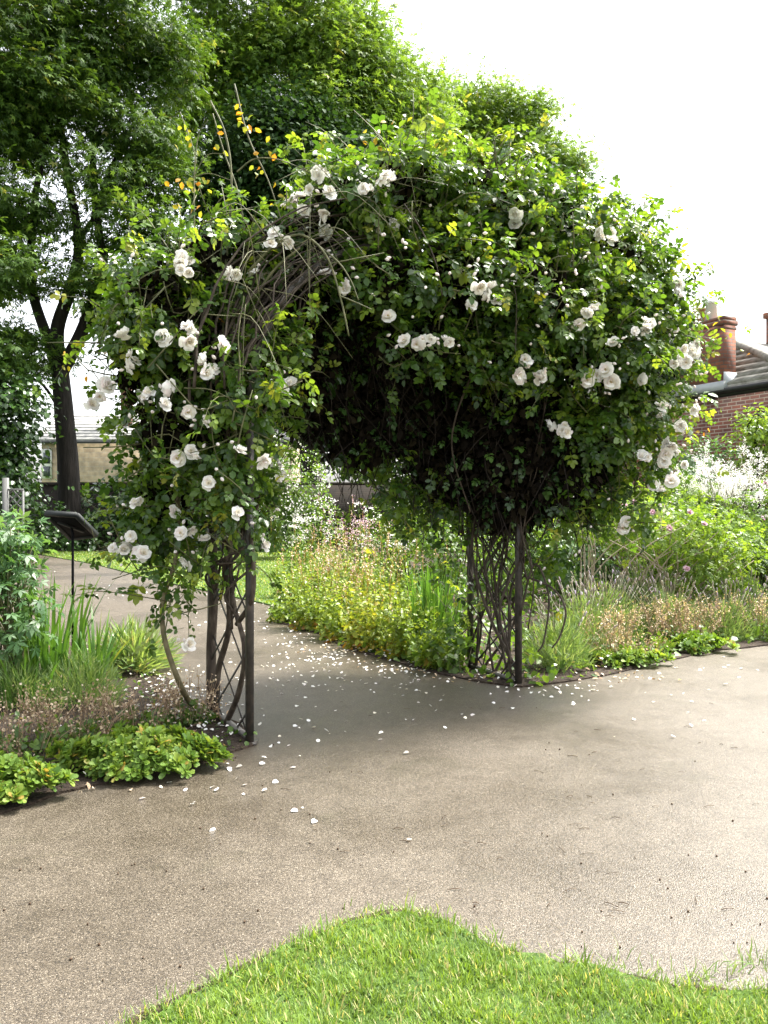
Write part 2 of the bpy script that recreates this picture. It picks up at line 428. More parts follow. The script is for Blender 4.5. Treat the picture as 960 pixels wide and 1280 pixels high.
# ------------------------------------------------------------------ ground, path, lawns, beds
def sheet(name, pts, z, mat, kind='structure', thick=0.0, sub=0, amp=0.0):
    bm = bmesh.new()
    vs = [bm.verts.new((p[0], p[1], z)) for p in pts]
    f = bm.faces.new(vs)
    if thick:
        ex = bmesh.ops.extrude_face_region(bm, geom=[f])
        bmesh.ops.translate(bm, verts=[v for v in ex['geom'] if isinstance(v, bmesh.types.BMVert)], vec=(0, 0, 0))
        for v in vs:
            v.co.z = z - thick
    bmesh.ops.recalc_face_normals(bm, faces=bm.faces)
    me = bpy.data.meshes.new(name); bm.to_mesh(me); bm.free(); me.materials.append(mat)
    o = bpy.data.objects.new(name, me); COL.objects.link(o); o['kind'] = kind
    return o


def wavy(pts, step=.12, amp=.02):
    out = []
    P = [np.asarray(p[:2], float) for p in pts]
    for i in range(len(P)):
        a, b = P[i], P[(i + 1) % len(P)]
        n = max(1, min(60, int(np.linalg.norm(b - a) / step)))
        for k in range(n):
            out.append(a + (b - a) * k / n + rng.normal(size=2) * amp * (np.linalg.norm(a) < 16))
    return out


sheet('ground', [(-200, -60), (200, -60), (200, 400), (-200, 400)], -.02, M['turf'])
sheet('path', [(-14, -8), (14, -8), (14, 14), (2, 15), (-4, 24.5), (-16, 34), (-22, 30), (-14, 12)], 0.0, M['path'])

left_bed = [gd(-120, 1045), gd(0, 1018), gd(70, 993), gd(170, 972), gd(268, 950), gd(318, 932), gd(300, 905), gd(262, 893), gd(232, 880), gd(215, 855), gd(190, 832), gd(150, 815), gd(80, 802), gd(0, 798), (-9, 9), (-11, 6)]
main_bed = [gd(338, 766), gd(350, 779), gd(400, 794), gd(437, 812), gd(500, 830), gd(545, 842), gd(600, 853), gd(652, 860), gd(720, 851), gd(760, 845), gd(820, 829), gd(890, 815), gd(960, 807), (7, 8.8), (9.5, 10), (11, 24.6), (-1.2, 24.6), (-1.6, 14)]
back_bed = [(-20, 24.6), (11, 24.7), (11, 26.95), (-20, 26.95)]
lawn_back = [gd(52, 694), gd(120, 706), gd(200, 727), gd(270, 742), gd(338, 757), gd(352, 750), (-1.6, 14.1), (-1.2, 24.5), (-10.5, 24.5)]
lawn_front = [gd(120, 1330), gd(165, 1284), gd(250, 1240), gd(330, 1203), gd(390, 1176), gd(440, 1156), gd(475, 1146), gd(505, 1143), gd(550, 1154), gd(580, 1168), gd(610, 1185), gd(645, 1196), gd(700, 1208), gd(760, 1217), gd(850, 1238), gd(960, 1243), gd(1080, 1250), (1.9, 1.2), (-.9, 1.2)]
sheet('flower_bed', wavy(left_bed, .14, .012), .014, M['soil'], thick=.03)
sheet('flower_bed', wavy(main_bed, .16, .012), .014, M['soil'], thick=.03)
sheet('flower_bed', back_bed, .03, M['soil'], thick=.05)
sheet('lawn', lawn_back, .02, M['turf'], thick=.04)
ctr_ = np.array([.45, 1.75, 0]); lip = [ctr_ + (np.array([*p[:2], 0]) - ctr_) * 1.022 for p in lawn_front]
sheet('soil_edge', wavy(lip, .05, .006), .006, M['soil'])
sheet('lawn', wavy(lawn_front, .07, .016), .012, M['turf'], thick=.03)


def poly_points(poly, n):
    P = np.array([p[:2] for p in poly]); lo, hi = P.min(0), P.max(0); out = []
    tot = 0
    while tot < n:
        q = lo + rng.random((n * 2, 2)) * (hi - lo); q = q[inside(poly, q)]; out.append(q); tot += len(q)
    return np.concatenate(out)[:n]


BLADE = (np.array([[-.5, 0, 0], [.5, 0, 0], [.42, .5, .05], [-.42, .5, .05], [0, 1, .22]]), [[0, 1, 2, 3], [3, 2, 4]])


def grass(poly, n, h, wd, name, edge=0.0):
    mb = MB(); q = poly_points(poly, n) + rng.normal(size=(n, 2)) * edge
    P = np.column_stack([q, np.full(n, .012)])
    H = h * rng.uniform(.4, 1.3, n) * (1 + .28 * np.sin(q[:, 0] * 13 + q[:, 1] * 6) * np.cos(q[:, 1] * 17 - q[:, 0] * 5))
    a = rng.random(n) * 2 * math.pi
    lean = np.column_stack([np.cos(a), np.sin(a), np.zeros(n)])
    D = unit(np.array([0, 0, 1.0]) + lean * np.abs(rng.normal(.45, .35, n))[:, None])
    N = unit(lean + rng.normal(size=(n, 3)) * .2)
    T, Fc = BLADE
    patch = .12 * np.sin(q[:, 0] * 9 + 2) * np.sin(q[:, 1] * 7)
    tone = np.clip(rng.normal(.48, .2, n) + patch, 0, .86); tone[rng.random(n) < .09] = 1.0
    # blades scale: y by height, x by width
    T2 = T.copy(); T2[:, 0] *= wd / h
    mb.scatter((T2, Fc), P, D, N, H, tone)
    return tag(mb.build(name, M['grass']), kind='stuff')


g = grass(lawn_front, 90000, .031, .0034, 'grass', edge=.034)
fr = MB(); ed = np.array(wavy(lawn_front, .004, .012)); ed = ed[(ed[:, 1] > 1.7) & (rng.random(len(ed)) < .75)]; n = len(ed); a = rng.random(n) * 6.28
ln = np.column_stack([np.cos(a), np.sin(a), np.zeros(n)]); T_ = BLADE[0].copy(); T_[:, 0] *= .075
fr.scatter((T_, BLADE[1]), np.column_stack([ed, np.full(n, .006)]), unit([0, 0, 1.0] + ln * np.abs(rng.normal(.7, .5, n))[:, None]), unit(ln + rng.normal(size=(n, 3)) * .2), rng.uniform(.018, .062, n) * (1 + .5 * np.sin(ed[:, 0] * 21)), np.where(rng.random(n) < .12, 1.0, np.clip(rng.normal(.45, .2, n), 0, .86)))
tag(fr.build('grass_fringe', M['grass']), 'uneven longer grass blades leaning over the lawn edge', 'grass', kind='stuff')
tag(g, 'short bright green grass on the lawn corner in the foreground', 'grass')
cv = MB(); q = poly_points(lawn_front, 420); q += .05 * rng.normal(size=q.shape) * 0; P = np.column_stack([np.repeat(q, 3, 0), np.full(len(q) * 3, .022)]); b_ = np.tile(np.arange(3) * 2.094, len(q)) + np.repeat(rng.random(len(q)) * 6, 3)
D_ = np.column_stack([np.cos(b_), np.sin(b_), np.full(len(b_), .15)]); cv.scatter(LEAF_WIDE, P, D_, np.tile([0, 0, 1.0], (len(b_), 1)), rng.uniform(.008, .016, len(b_)), np.clip(rng.normal(.5, .2, len(b_)), 0, 1))
tag(cv.build('clover', M['shrub_mid']), 'small clover leaves among the grass of the front lawn', 'clover', kind='stuff')
g = grass(lawn_back, 60000, .045, .014, 'grass', edge=.01)
tag(g, 'mown green grass of the lawn beyond the arch', 'grass')

# ------------------------------------------------------------------ garden wall, stone house, brick house, trellis, sign
b0 = np.array([-20.0, 27.0, 0])
o = thing('garden_wall', b0, 'old dark brick garden wall behind the shrubs and lawn', 'wall')
mb = MB(); mb.box((18, .17, 1.05), (36, .34, 2.1)); mb.build('wall', M['garden_brick'], o)
mb = MB(); mb.box((18, .17, 2.15), (36.1, .44, .10)); mb.build('coping', M['garden_brick'], o)

# stone house far left
sh = np.array([at(52, 600, 42)[0], 42.0, 0])
o = thing('stone_house', sh, 'low honey coloured stone house with pale slate roof behind the garden wall', 'house')
ez = at(0, 553, 42)[2]; rz_ = at(0, 527, 44)[2]
mb = MB(); mb.box((6.5, 3, ez / 2), (13, 6, ez)); mb.build('wall', M['stone'], o)
mb = MB()
mb.add([(-.3, -.25, ez - .02), (13.3, -.25, ez - .02), (13.3, 3, rz_ + .4), (-.3, 3, rz_ + .4), (-.3, 6.2, ez - .02), (13.3, 6.2, ez - .02), (-.3, -.25, ez + .12), (13.3, -.25, ez + .12), (13.3, 3, rz_ + .54), (-.3, 3, rz_ + .54), (-.3, 6.2, ez + .12), (13.3, 6.2, ez + .12)],
       [[6, 7, 8, 9], [9, 8, 11, 10], [0, 3, 2, 1], [3, 4, 5, 2], [0, 1, 7, 6], [4, 10, 11, 5]])
mb.add([(-.3, -.25, ez - .02), (-.3, 3, rz_ + .4), (-.3, 3, rz_ + .54), (-.3, -.25, ez + .12), (-.3, 6.2, ez - .02), (-.3, 6.2, ez + .12)], [[0, 3, 2, 1], [1, 2, 5, 4]])
for k in range(9):          # courses of slate
    t = k / 9.0
    a = np.array([6.5, -.25 + 3.25 * t, ez + .12 + (rz_ + .42 - ez) * t + .015])
    mb.bar(a - [6.8, 0, 0], a + [6.8, 0, 0], .05, .03)
roof = mb.build('roof', M['slate'], o)
mb = MB(); mb.tube([(-.3, -.32, ez - .02), (13.3, -.32, ez - .02)], .06, 8); mb.build('gutter', M['gutter'], o)
mb = MB(); mb.tube([(.9, -.1, 0), (.9, -.1, ez - .05)], .05, 8); mb.build('drainpipe', M['gutter'], o)
wf = MB()
for (x, ww) in ((-.02, .1), (.45, .1)):
    pass
wx = (at(46, 0, 42)[0] - sh[0]) + .02
mb = MB(); W0, Z0, Z1 = .05, ez - 1.9, ez - .35
mb.box((.30, -.03, (Z0 + Z1) / 2), (.50, .07, Z1 - Z0)); wn = mb.build('window', M['white_paint'], o)
mb = MB(); mb.box((.30, -.075, (Z0 + Z1) / 2 + .3), (.36, .02, (Z1 - Z0) / 2 - .2)); mb.box((.30, -.075, (Z0 + Z1) / 2 - .4), (.36, .02, (Z1 - Z0) / 2 - .25)); mb.build('pane', M['glass'], wn)
cx = at(154, 500, 43)[0] - sh[0]; ct, cb_ = at(0, 455, 43)[2], at(0, 535, 43)[2]
mb = MB(); mb.box((cx, 1.6, (ct + cb_) / 2 - .3), (.5, .5, ct - cb_ + .6)); mb.box((cx, 1.6, ct + .06), (.62, .62, .12)); ch = mb.build('chimney', M['chimney_brick'], o)
mb = MB(); mb.tube([(cx, 1.6, ct + .1), (cx, 1.6, ct + .6)], [.16, .13], 10); mb.build('chimney_pot', M['terracotta'], ch)

# brick house right: local x runs back along the wall, local -y into the house
hc = np.array([7.7, 15.0, 0.0]); dv = unit(np.array([-.41, .91])); phi = math.atan2(dv[1], dv[0])
o = thing('brick_house', hc, 'red brick house with stone slate roof and large brick chimney', 'house', rz=phi)
EZ = 3.86
mb = MB(); mb.box((4.5, -3.5, EZ / 2), (9, 7, EZ)); mb.build('wall', M['brick'], o)
RB = 3.2; RA = 1.7 * RB; RZ = EZ + .05 + RB * math.tan(R(34))
ov = .16
mb = MB()
A = np.array([[-ov, ov, EZ], [9.2, ov, EZ], [9.2, -7 - ov, EZ], [-ov, -7 - ov, EZ], [RA, -RB, RZ], [9.2, -RB, RZ]])
mb.add(np.vstack([A, A + [0, 0, .07]]), [[6, 7, 11, 10], [6, 10, 9], [9, 10, 11, 8], [0, 4, 5, 1], [0, 3, 4], [3, 2, 5, 4], [0, 1, 7, 6], [3, 0, 6, 9], [1, 5, 11, 7]])
ncs = 13                    # overlapping slate courses on the slope towards the garden
for k in range(ncs):
    t0, t1 = k / ncs, (k + 1) / ncs
    for (e0, e1) in (((0, 4), (1, 5)),):
        pa = lambda t, i, j: A[i] + (A[j] - A[i]) * t + np.array([0, 0, .075])
        nrm = np.array([0, math.sin(R(34)), math.cos(R(34))])
        p = [pa(t0, 0, 4) + nrm * .045, pa(t0, 1, 5) + nrm * .045, pa(t1, 1, 5) + nrm * .005, pa(t1, 0, 4) + nrm * .005]
        q = [pa(t0, 0, 4), pa(t0, 1, 5)]
        mb.add(p + q, [[0, 1, 2, 3], [4, 5, 1, 0]])
hipa, hipb = A[0] + [0, 0, .14], A[4] + [0, 0, .16]
rf = mb.build('roof', M['tile'], o)
mb = MB(); mb.tube([hipa, hipb], .09, 8); mb.tube([hipb, A[5] + [0, 0, .16]], .09, 8); mb.build('ridge_tiles', M['tile'], rf)
mb = MB(); mb.tube([(-.2, ov + .05, EZ - .03), (9.2, ov + .05, EZ - .03)], .055, 8); mb.box((4.5, .06, EZ - .09), (9.3, .10, .10)); mb.build('gutter', M['gutter'], o)
# chimney flush with the wall, rising through the eave
c0 = 1.45; cw = 1.25; cd = .34; cz0, cz1 = EZ - .02, EZ + 1.38
mb = MB(); yc = .24 - cd / 2
mb.box((c0 + cw / 2, yc, (cz0 + cz1) / 2), (cw, cd, cz1 - cz0))
mb.box((c0 + cw / 2, yc, cz1 - .14), (cw + .03, cd + .03, .05)); mb.box((c0 + cw / 2, yc, cz1 - .03), (cw + .06, cd + .06, .10)); mb.box((c0 + cw / 2, yc, cz1 + .06), (cw + .02, cd + .02, .08))
ch = mb.build('chimney', M['chimney_brick'], o)
mb = MB(); mb.box((c0 + cw / 2, .245, EZ + .06), (cw + .04, .03, .20)); mb.box((c0 - .012, yc, EZ + .16), (.03, cd, .36)); mb.build('flashing', M['lead'], ch)
for (px_, mt, h_) in ((.48, 'pale_pot', .42), (.80, 'terracotta', .34)):
    mb = MB(); x = c0 + px_
    mb.tube([(x, yc, cz1 + .09), (x, yc, cz1 + .09 + h_ * .85), (x, yc, cz1 + .09 + h_ * .86), (x, yc, cz1 + .09 + h_)], [.13, .11, .14, .14], 14)
    mb.build('chimney_pot', M[mt], ch)
# second stack further right
p2 = at(977, 450, 20)
m4 = Matrix.Rotation(-phi, 3, 'Z') @ Vector((p2[0] - hc[0], p2[1] - hc[1], 0))
mb = MB(); zt = at(0, 396, 20)[2]; mb.box((m4.x, m4.y, (zt + EZ) / 2), (.5, .5, zt - EZ)); mb.box((m4.x, m4.y, zt + .05), (.6, .6, .14)); c2 = mb.build('chimney', M['chimney_brick'], o)
mb = MB(); mb.tube([(m4.x, m4.y, zt + .1), (m4.x, m4.y, zt + .45)], [.13, .11], 12); mb.build('chimney_pot', M['terracotta'], c2)

# trellis at the left edge
tb = at(7, 700, 13); tb[2] = 0
o = thing('trellis_panel', tb, 'grey wooden diamond trellis with square post at left edge', 'trellis')
mb = MB(); mb.box((0, 0, .98), (.075, .075, 1.96)); mb.build('post', M['grey_wood'], o)
mb = MB()
zlo, zhi = .3, at(0, 612, 13)[2]
for k in np.arange(-1.6, 1.2, .13):
    for s in (1, -1):
        a = np.array([k, 0.02 if s > 0 else .035, zlo]); b = np.array([k + (zhi - zlo) * .9 * 1, a[1], zhi])
        if s < 0:
            a[0], b[0] = b[0], a[0]
        t = [(.05 - a[0]) / (b[0] - a[0]), (.27 - a[0]) / (b[0] - a[0])]; t = sorted(t); t0, t1 = max(0, t[0]), min(1, t[1])
        if t1 > t0:
            mb.bar(a + (b - a) * t0, a + (b - a) * t1, .022, .010, side=(0, 1, 0))
mb.build('lattice', M['grey_wood'], o)
mb = MB(); mb.box((.16, .0, zhi), (.25, .035, .03)); mb.box((.285, 0, zhi / 2), (.025, .03, zhi - .03)); mb.build('frame', M['grey_wood'], o)

# information lectern
sb = at(91, 800, 7.6); sb[2] = 0
o = thing('information_sign', sb, 'black lectern sign seen from behind on thin black post', 'sign')
Aq, Bq, Cq, Dq = at(57, 643, 7.45), at(95, 645.5, 7.35), at(120, 670, 7.85), at(88, 674, 8.0)
n_ = unit(np.cross(Bq - Aq, Dq - Aq)); n_ = n_ if n_[2] > 0 else -n_
mb = MB(); V = np.array([Aq, Bq, Cq, Dq]); mb.add(np.vstack([V, V + n_ * .03]), [[0, 1, 2, 3], [7, 6, 5, 4], [0, 4, 5, 1], [1, 5, 6, 2], [2, 6, 7, 3], [3, 7, 4, 0]])
mb.build('panel', M['sign_black'], o, sb)
mb = MB(); c = V.mean(0)
for i in range(4):
    a, b = V[i] + n_ * .013, V[(i + 1) % 4] + n_ * .013
    mb.bar(a, b, .035, .045, side=n_)
mb.build('frame', M['sign_frame'], o, sb)
mb = MB(); mb.tube([(sb[0], sb[1], 0), (sb[0], sb[1], c[2] - .06), c - n_ * .02], .013, 8); mb.build('post', M['sign_black'], o, sb)
mb = MB(); mb.bar(c - n_ * .02 + (Aq - c) * .5, c - n_ * .01 + (Cq - c) * .5, .04, .012, side=n_); mb.build('bracket', M['sign_frame'], o, sb)

# ------------------------------------------------------------------ rose arch (steel)
FL, BL, FR, BR = gd(312, 929), gd(264, 893), gd(648, 856), gd(588, 836)
ax = unit(((BL - FL) + (BR - FR)) / 2)                       # tunnel axis, towards the back
arch_c = (FL + FR) / 2; across = unit(FR - FL)
SPR = 2.18; RAD = np.linalg.norm(FR - FL) / 2
arch = thing('rose_arch', arch_c, 'dark metal garden arch with diamond lattice sides over the path', 'garden arch')
for p in (FL, BL, FR, BR):
    mb = MB(); mb.bar(p, p + [0, 0, SPR], .044, .044, side=ax); mb.box(p + [0, 0, .006], (.10, .10, .012)); mb.build('post', M['metal'], arch, arch_c)
for a, b in ((FL, BL), (FR, BR)):
    d = unit(b - a); L_ = np.linalg.norm(b - a); mb = MB(); nx = np.cross(d, [0, 0, 1])
    ph = .62
    for k in np.arange(-2, 6):
        for s in (1, -1):
            z0 = k * ph / 1.0 * .5 * 2 / 2; z0 = k * .40
            za, zb = (z0, z0 + ph) if s > 0 else (z0 + ph, z0)
            t0, t1 = 0.0, 1.0
            # clip to 0.03..SPR
            def zz(t): return za + (zb - za) * t
            ts = [0, 1]
            for lim in (.03, SPR):
                t = (lim - za) / (zb - za)
                if 0 < t < 1: ts.append(t)
            ts = sorted(ts)
            for u, v in zip(ts[:-1], ts[1:]):
                if .03 < zz((u + v) / 2) < SPR and v - u > .02:
                    off = nx * (.006 * s)
                    mb.bar(a + d * L_ * u + [0, 0, zz(u)] + off, a + d * L_ * v + [0, 0, zz(v)] + off, .016, .005, side=nx)
    mb.build('lattice_panel', M['metal'], arch, arch_c)
    mb = MB(); mb.bar(a + [0, 0, .035], b + [0, 0, .035], .03, .03); mb.build('bottom_rail', M['galv'], arch, arch_c)


def hoop(th, t, r=RAD, dz=0.0):
    """point on the vault: th 0 (left) .. pi (right), t = 0 front .. 1 back"""
    mid = arch_c * (1 - t) + (BL + BR) / 2 * t
    return mid - across * math.cos(th) * r + np.array([0, 0, SPR + math.sin(th) * r + dz])


for t in (0, 1):
    mb = MB(); th = np.linspace(0, math.pi, 40)
    P = np.array([hoop(a, t) for a in th])
    for i in range(39):
        mb.bar(P[i], P[i + 1] + (P[i + 1] - P[i]) * .03, .045, .045, side=ax)
    mb.build('hoop', M['metal'], arch, arch_c)
for a in np.linspace(.25, math.pi - .25, 9):
    mb = MB(); mb.bar(hoop(a, 0.04), hoop(a, .96), .02, .02); mb.build('crossbar', M['metal'], arch, arch_c)


# ------------------------------------------------------------------ climbing roses
# each lump: px, py, depth, half width px, half height px, half depth m, leaves per unit area
LEFT = [(300, 560, 5.14, 34, 70, .10, .8), (312, 470, 5.12, 40, 55, .10, .7), (292, 655, 5.16, 26, 40, .08, .5), (268, 610, 5.3, 30, 60, .12, .6), (200, 385, 5.4, 62, 75, .42, 1.0), (262, 325, 5.6, 72, 52, .40, 1.0), (330, 300, 5.7, 62, 40, .32, .55), (172, 465, 5.5, 42, 72, .35, 1.0),
        (235, 440, 5.4, 75, 80, .32, .75), (225, 540, 5.45, 70, 75, .32, 1.0), (280, 520, 5.5, 50, 80, .28, .8), (200, 620, 5.6, 45, 60, .26, .9), (245, 655, 5.55, 48, 55, .22, .6),
        (336, 436, 5.45, 44, 42, .22, .75), (336, 500, 5.6, 32, 46, .2, .5), (290, 610, 5.6, 42, 60, .2, .5), (335, 575, 5.9, 28, 48, .18, .5), (175, 690, 5.6, 32, 40, .18, .6), (210, 740, 5.4, 40, 35, .15, .35),
        (335, 640, 5.8, 22, 38, .13, .4), (500, 610, 7.0, 32, 40, .2, .5), (545, 635, 7.1, 28, 34, .2, .45), (450, 560, 6.8, 40, 30, .2, .4), (400, 330, 6.2, 60, 60, .25, 1.0), (350, 380, 6.1, 45, 60, .22, .9), (440, 300, 6.2, 70, 50, .25, .9)]
INNER_SHADE = [(420, 430, 6.6, 80, 75, .25), (370, 420, 6.15, 48, 90, .2), (385, 490, 6.4, 55, 55, .2), (450, 530, 6.75, 60, 50, .22), (500, 470, 6.9, 85, 95, .3), (570, 520, 7.0, 80, 110, .35), (640, 540, 7.0, 75, 110, .38), (600, 420, 6.7, 110, 70, .35), (480, 390, 6.4, 90, 50, .25), (400, 370, 6.25, 60, 60, .2), (640, 615, 7.1, 55, 48, .3), (700, 560, 7.0, 60, 80, .3), (370, 320, 6.0, 50, 50, .2)]  # lumps filled with dark leaves to paint the shade inside the arch
RIGHT = [(430, 248, 5.9, 70, 44, .40, 1.0), (500, 232, 6.2, 78, 48, .50, 1.1), (590, 244, 6.5, 92, 50, .55, 1.1), (685, 284, 6.8, 88, 58, .55, 1.1), (762, 332, 7.0, 68, 58, .52, 1.1),
         (806, 398, 7.1, 54, 76, .50, 1.1), (802, 470, 7.1, 60, 85, .48, 1.1), (745, 420, 6.7, 78, 90, .45, 1.1), (660, 370, 6.4, 92, 78, .42, 1.1), (565, 345, 6.1, 95, 62, .38, 1.0), (480, 345, 5.85, 80, 48, .30, .75),
         (520, 420, 6.0, 70, 42, .22, .6), (620, 440, 6.4, 80, 50, .30, 1.0), (735, 510, 6.9, 72, 90, .42, 1.1), (790, 560, 7.1, 52, 75, .35, .9), (645, 540, 7.5, 80, 90, .30, .5), (600, 610, 7.5, 55, 55, .28, .5), (705, 610, 7.3, 60, 55, .32, .8),
         (780, 630, 7.0, 45, 32, .22, .5), (550, 540, 7.7, 75, 95, .30, .6), (470, 515, 7.5, 70, 72, .25, .45), (400, 480, 7.2, 52, 60, .22, .45), (520, 620, 7.6, 40, 50, .24, .5), (690, 668, 7.1, 34, 48, .18, .55), (710, 630, 7.0, 42, 40, .22, .7), (565, 760, 7.5, 26, 50, .15, .3),
         (500, 300, 6.6, 130, 55, .45, .9), (640, 300, 7.0, 110, 70, .45, .9)]
LUMPS = []
for l in LEFT + RIGHT:
    k = l[2] / F
    LUMPS.append((at(l[0], l[1], l[2]), np.array([l[3] * k, l[5], l[4] * k])))


def front_of(px, py, default=5.8):
    d = unit(np.array([(px - 480) / F, 1.0, -(py - HY) / F])); best = None
    o_ = np.array([0, 0, EYE])
    for c, r in LUMPS:
        a = d / r; b = (o_ - c) / r
        A_, B_, C_ = a @ a, 2 * a @ b, b @ b - 1
        q = B_ * B_ - 4 * A_ * C_
        if q > 0:
            t = (-B_ - math.sqrt(q)) / (2 * A_)
            if best is None or t < best:
                best = t
    return o_ + d * best if best else at(px, py, default)


def build_rose(spec, root, base, label, shoots):
    rose = thing('climbing_rose', base, label, 'rose')
    mb = MB(); tw = MB()
    for l in spec:
        k = l[2] / F; c = at(l[0], l[1], l[2]); r = np.array([l[3] * k, l[5], l[4] * k])
        area = 4 * math.pi * ((r[0] * r[1]) ** 1.6 + (r[0] * r[2]) ** 1.6 + (r[1] * r[2]) ** 1.6) ** (1 / 1.6) / 3 ** (1 / 1.6)
        nl = int(l[6] * area * 360)
        P, out = blob_points(c, r * 1.0, nl, 3.2, .05)
        fz = np.sin(7 * P[:, 0] + 4 * P[:, 2] + 1) + np.sin(8 * P[:, 1] - 6 * P[:, 2]) + np.sin(10 * P[:, 2] + 5 * P[:, 0] + 2)
        kp = (fz > -.40) | (rng.random(nl) < .16); P, out = P[kp], out[kp]; nl = len(P)
        leaves(mb, P, out, .075 + .10 * rng.random(nl) ** 1.3, np.clip(rng.normal(.40, .22, nl), 0, .90) + (rng.random(nl) < .012) * .1, ROSE + ROSE3, up=.75, o_n=.55, down=.45)
        # young shoots breaking out of the outline
        ns = max(4, int(area * 7 * l[6]))
        S0, o_ = blob_points(c, r, ns, 12)
        for s in range(ns):
            ln = rng.uniform(.12, .42) * (1.9 if rng.random() < .16 else 1); d = unit(o_[s] + [0, 0, rng.uniform(-.1, .7)] + rng.normal(size=3) * .35)
            pts = spline([S0[s] - d * .25, S0[s] + d * ln * .5, S0[s] + d * ln + [0, 0, -ln * rng.uniform(.0, .45)]], 8)
            tw.tube(pts, np.linspace(.004, .0015, 8), 4)
            m_ = rng.integers(5, 10); ii = np.linspace(2, 7, m_).astype(int)
            leaves(mb, pts[ii], np.tile(d, (m_, 1)), rng.uniform(.08, .13, m_), np.clip(rng.normal(.62, .2, m_), 0, .93), ROSE, o_d=.5, jd=.8, down=.25)
        # bare twigs inside
        ni = int(area * 16 * l[6])
        P, out = blob_points(c, r * .9, ni, 2)
        for p in P:
            d = unit(rng.normal(size=3) + [0, 0, .2]); ln = rng.uniform(.15, .5)
            q = p + d * ln; tw.tube(spline([p, (p + q) / 2 + rng.normal(size=3) * .05, q], 5), np.linspace(.006, .003, 5), 4)
    mb.build('foliage', M['rose_leaf'], rose, base)
    tw.build('twigs', M['green_cane'], rose, base)
    return rose


rl_base = np.array([*(FL * .35 + BL * .65)[:2], 0]); rr_base = np.array([*((FR + BR) / 2)[:2], 0])
rose_l = build_rose(LEFT, None, rl_base, 'white climbing rose on the left lattice side of the arch', None)
rose_r = build_rose(RIGHT, None, rr_base, 'white climbing rose covering the top and right side of the arch', None)

# deep shade inside the arch, put in as near-black leaves and dark dead twigs
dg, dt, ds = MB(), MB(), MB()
for (px_, py_, Y_, rx, ry, rd) in INNER_SHADE:
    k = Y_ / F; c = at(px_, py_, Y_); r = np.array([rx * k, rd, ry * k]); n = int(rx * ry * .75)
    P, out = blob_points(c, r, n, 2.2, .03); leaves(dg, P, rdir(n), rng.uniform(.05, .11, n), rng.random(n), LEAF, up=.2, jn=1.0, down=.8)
    nn = int(rx * ry * .03); P, out = blob_points(c, r * 1.03, nn, 6, .04); leaves(ds, P, out, rng.uniform(.09, .15, nn), rng.random(nn), ROSE, down=.6)  # rose leaves in a darker green, shade put into their colour
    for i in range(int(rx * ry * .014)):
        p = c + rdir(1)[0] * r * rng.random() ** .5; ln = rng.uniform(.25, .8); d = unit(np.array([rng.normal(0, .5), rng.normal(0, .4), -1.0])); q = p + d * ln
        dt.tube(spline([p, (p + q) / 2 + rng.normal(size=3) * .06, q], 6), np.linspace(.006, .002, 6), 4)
for l in RIGHT[:13] + LEFT[4:12]:  # near-black leaf cores so the canopy gaps look shaded
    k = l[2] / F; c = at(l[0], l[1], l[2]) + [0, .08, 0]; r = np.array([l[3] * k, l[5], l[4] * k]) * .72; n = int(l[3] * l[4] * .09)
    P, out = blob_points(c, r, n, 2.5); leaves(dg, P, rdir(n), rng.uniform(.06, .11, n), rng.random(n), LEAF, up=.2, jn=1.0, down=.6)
dg.build('shade_dark_leaves', M['dead'], rose_r, rr_base); ds.build('shaded_leaves', M['shrub_dark'], rose_r, rr_base); dt.build('shade_dark_dead_twigs', M['shade_dead_twig'], rose_r, rr_base)

# canes
def cane(pts, r0, r1, n=30, sides=8, side=0, mat='cane'):
    mb_ = MB(); q = spline(pts, n); mb_.tube(q, np.linspace(r0, r1, n), sides)
    return mb_.build('cane', M[mat], (rose_l, rose_r)[side], (rl_base, rr_base)[side], True)


cl, cl2, cr = MB(), MB(), MB()
th_n = lambda a, b, n=30: np.linspace(a, b, n)
for i in range(64):                                   # bundle bent over the left shoulder of the arch
    t = rng.uniform(-.12, .75); a0, a1 = rng.uniform(-.15, .35), rng.uniform(.9, 1.75); ro = rng.uniform(-.02, .34)
    P = np.array([hoop(a, t + .15 * math.sin(a * 3 + i), RAD + ro + .10 * math.sin(a * 2.5 + i), 0) for a in th_n(a0, a1, 16)])
    P += rng.normal(size=P.shape) * .012
    cl.tube(P, np.linspace(rng.uniform(.005, .012), .003, 16), 6)
for i in range(60):                                   # bundle over the crown and right shoulder
    t = rng.uniform(-.15, 1.1); a0 = rng.uniform(1.2, 3.1); a1 = a0 + rng.uniform(-1.0, 1.0); ro = rng.uniform(-.05, .35)
    a1 = min(a1, 3.3)
    P = np.array([hoop(a, t + .15 * math.sin(a * 3 + i), RAD + ro + .1 * math.sin(a * 2 + i), 0) for a in th_n(a0, a1, 14)])
    cr.tube(P + rng.normal(size=P.shape) * .012, np.linspace(rng.uniform(.005, .010), .003, 14), 6)


def wander(a, b, n, amp, r0, r1, mb, sides=7):
    a, b = np.asarray(a, float), np.asarray(b, float)
    P = a + (b - a) * np.linspace(0, 1, n)[:, None]
    P[1:-1] += rng.normal(size=(n - 2, 3)) * amp
    q = spline(P, n * 4); mb.tube(q, np.linspace(r0, r1, len(q)), sides)


LP = lambda u, z: np.array([*(FL * (1 - u) + BL * u)[:2], z])
RP = lambda u, z: np.array([*(FR * (1 - u) + BR * u)[:2], z])
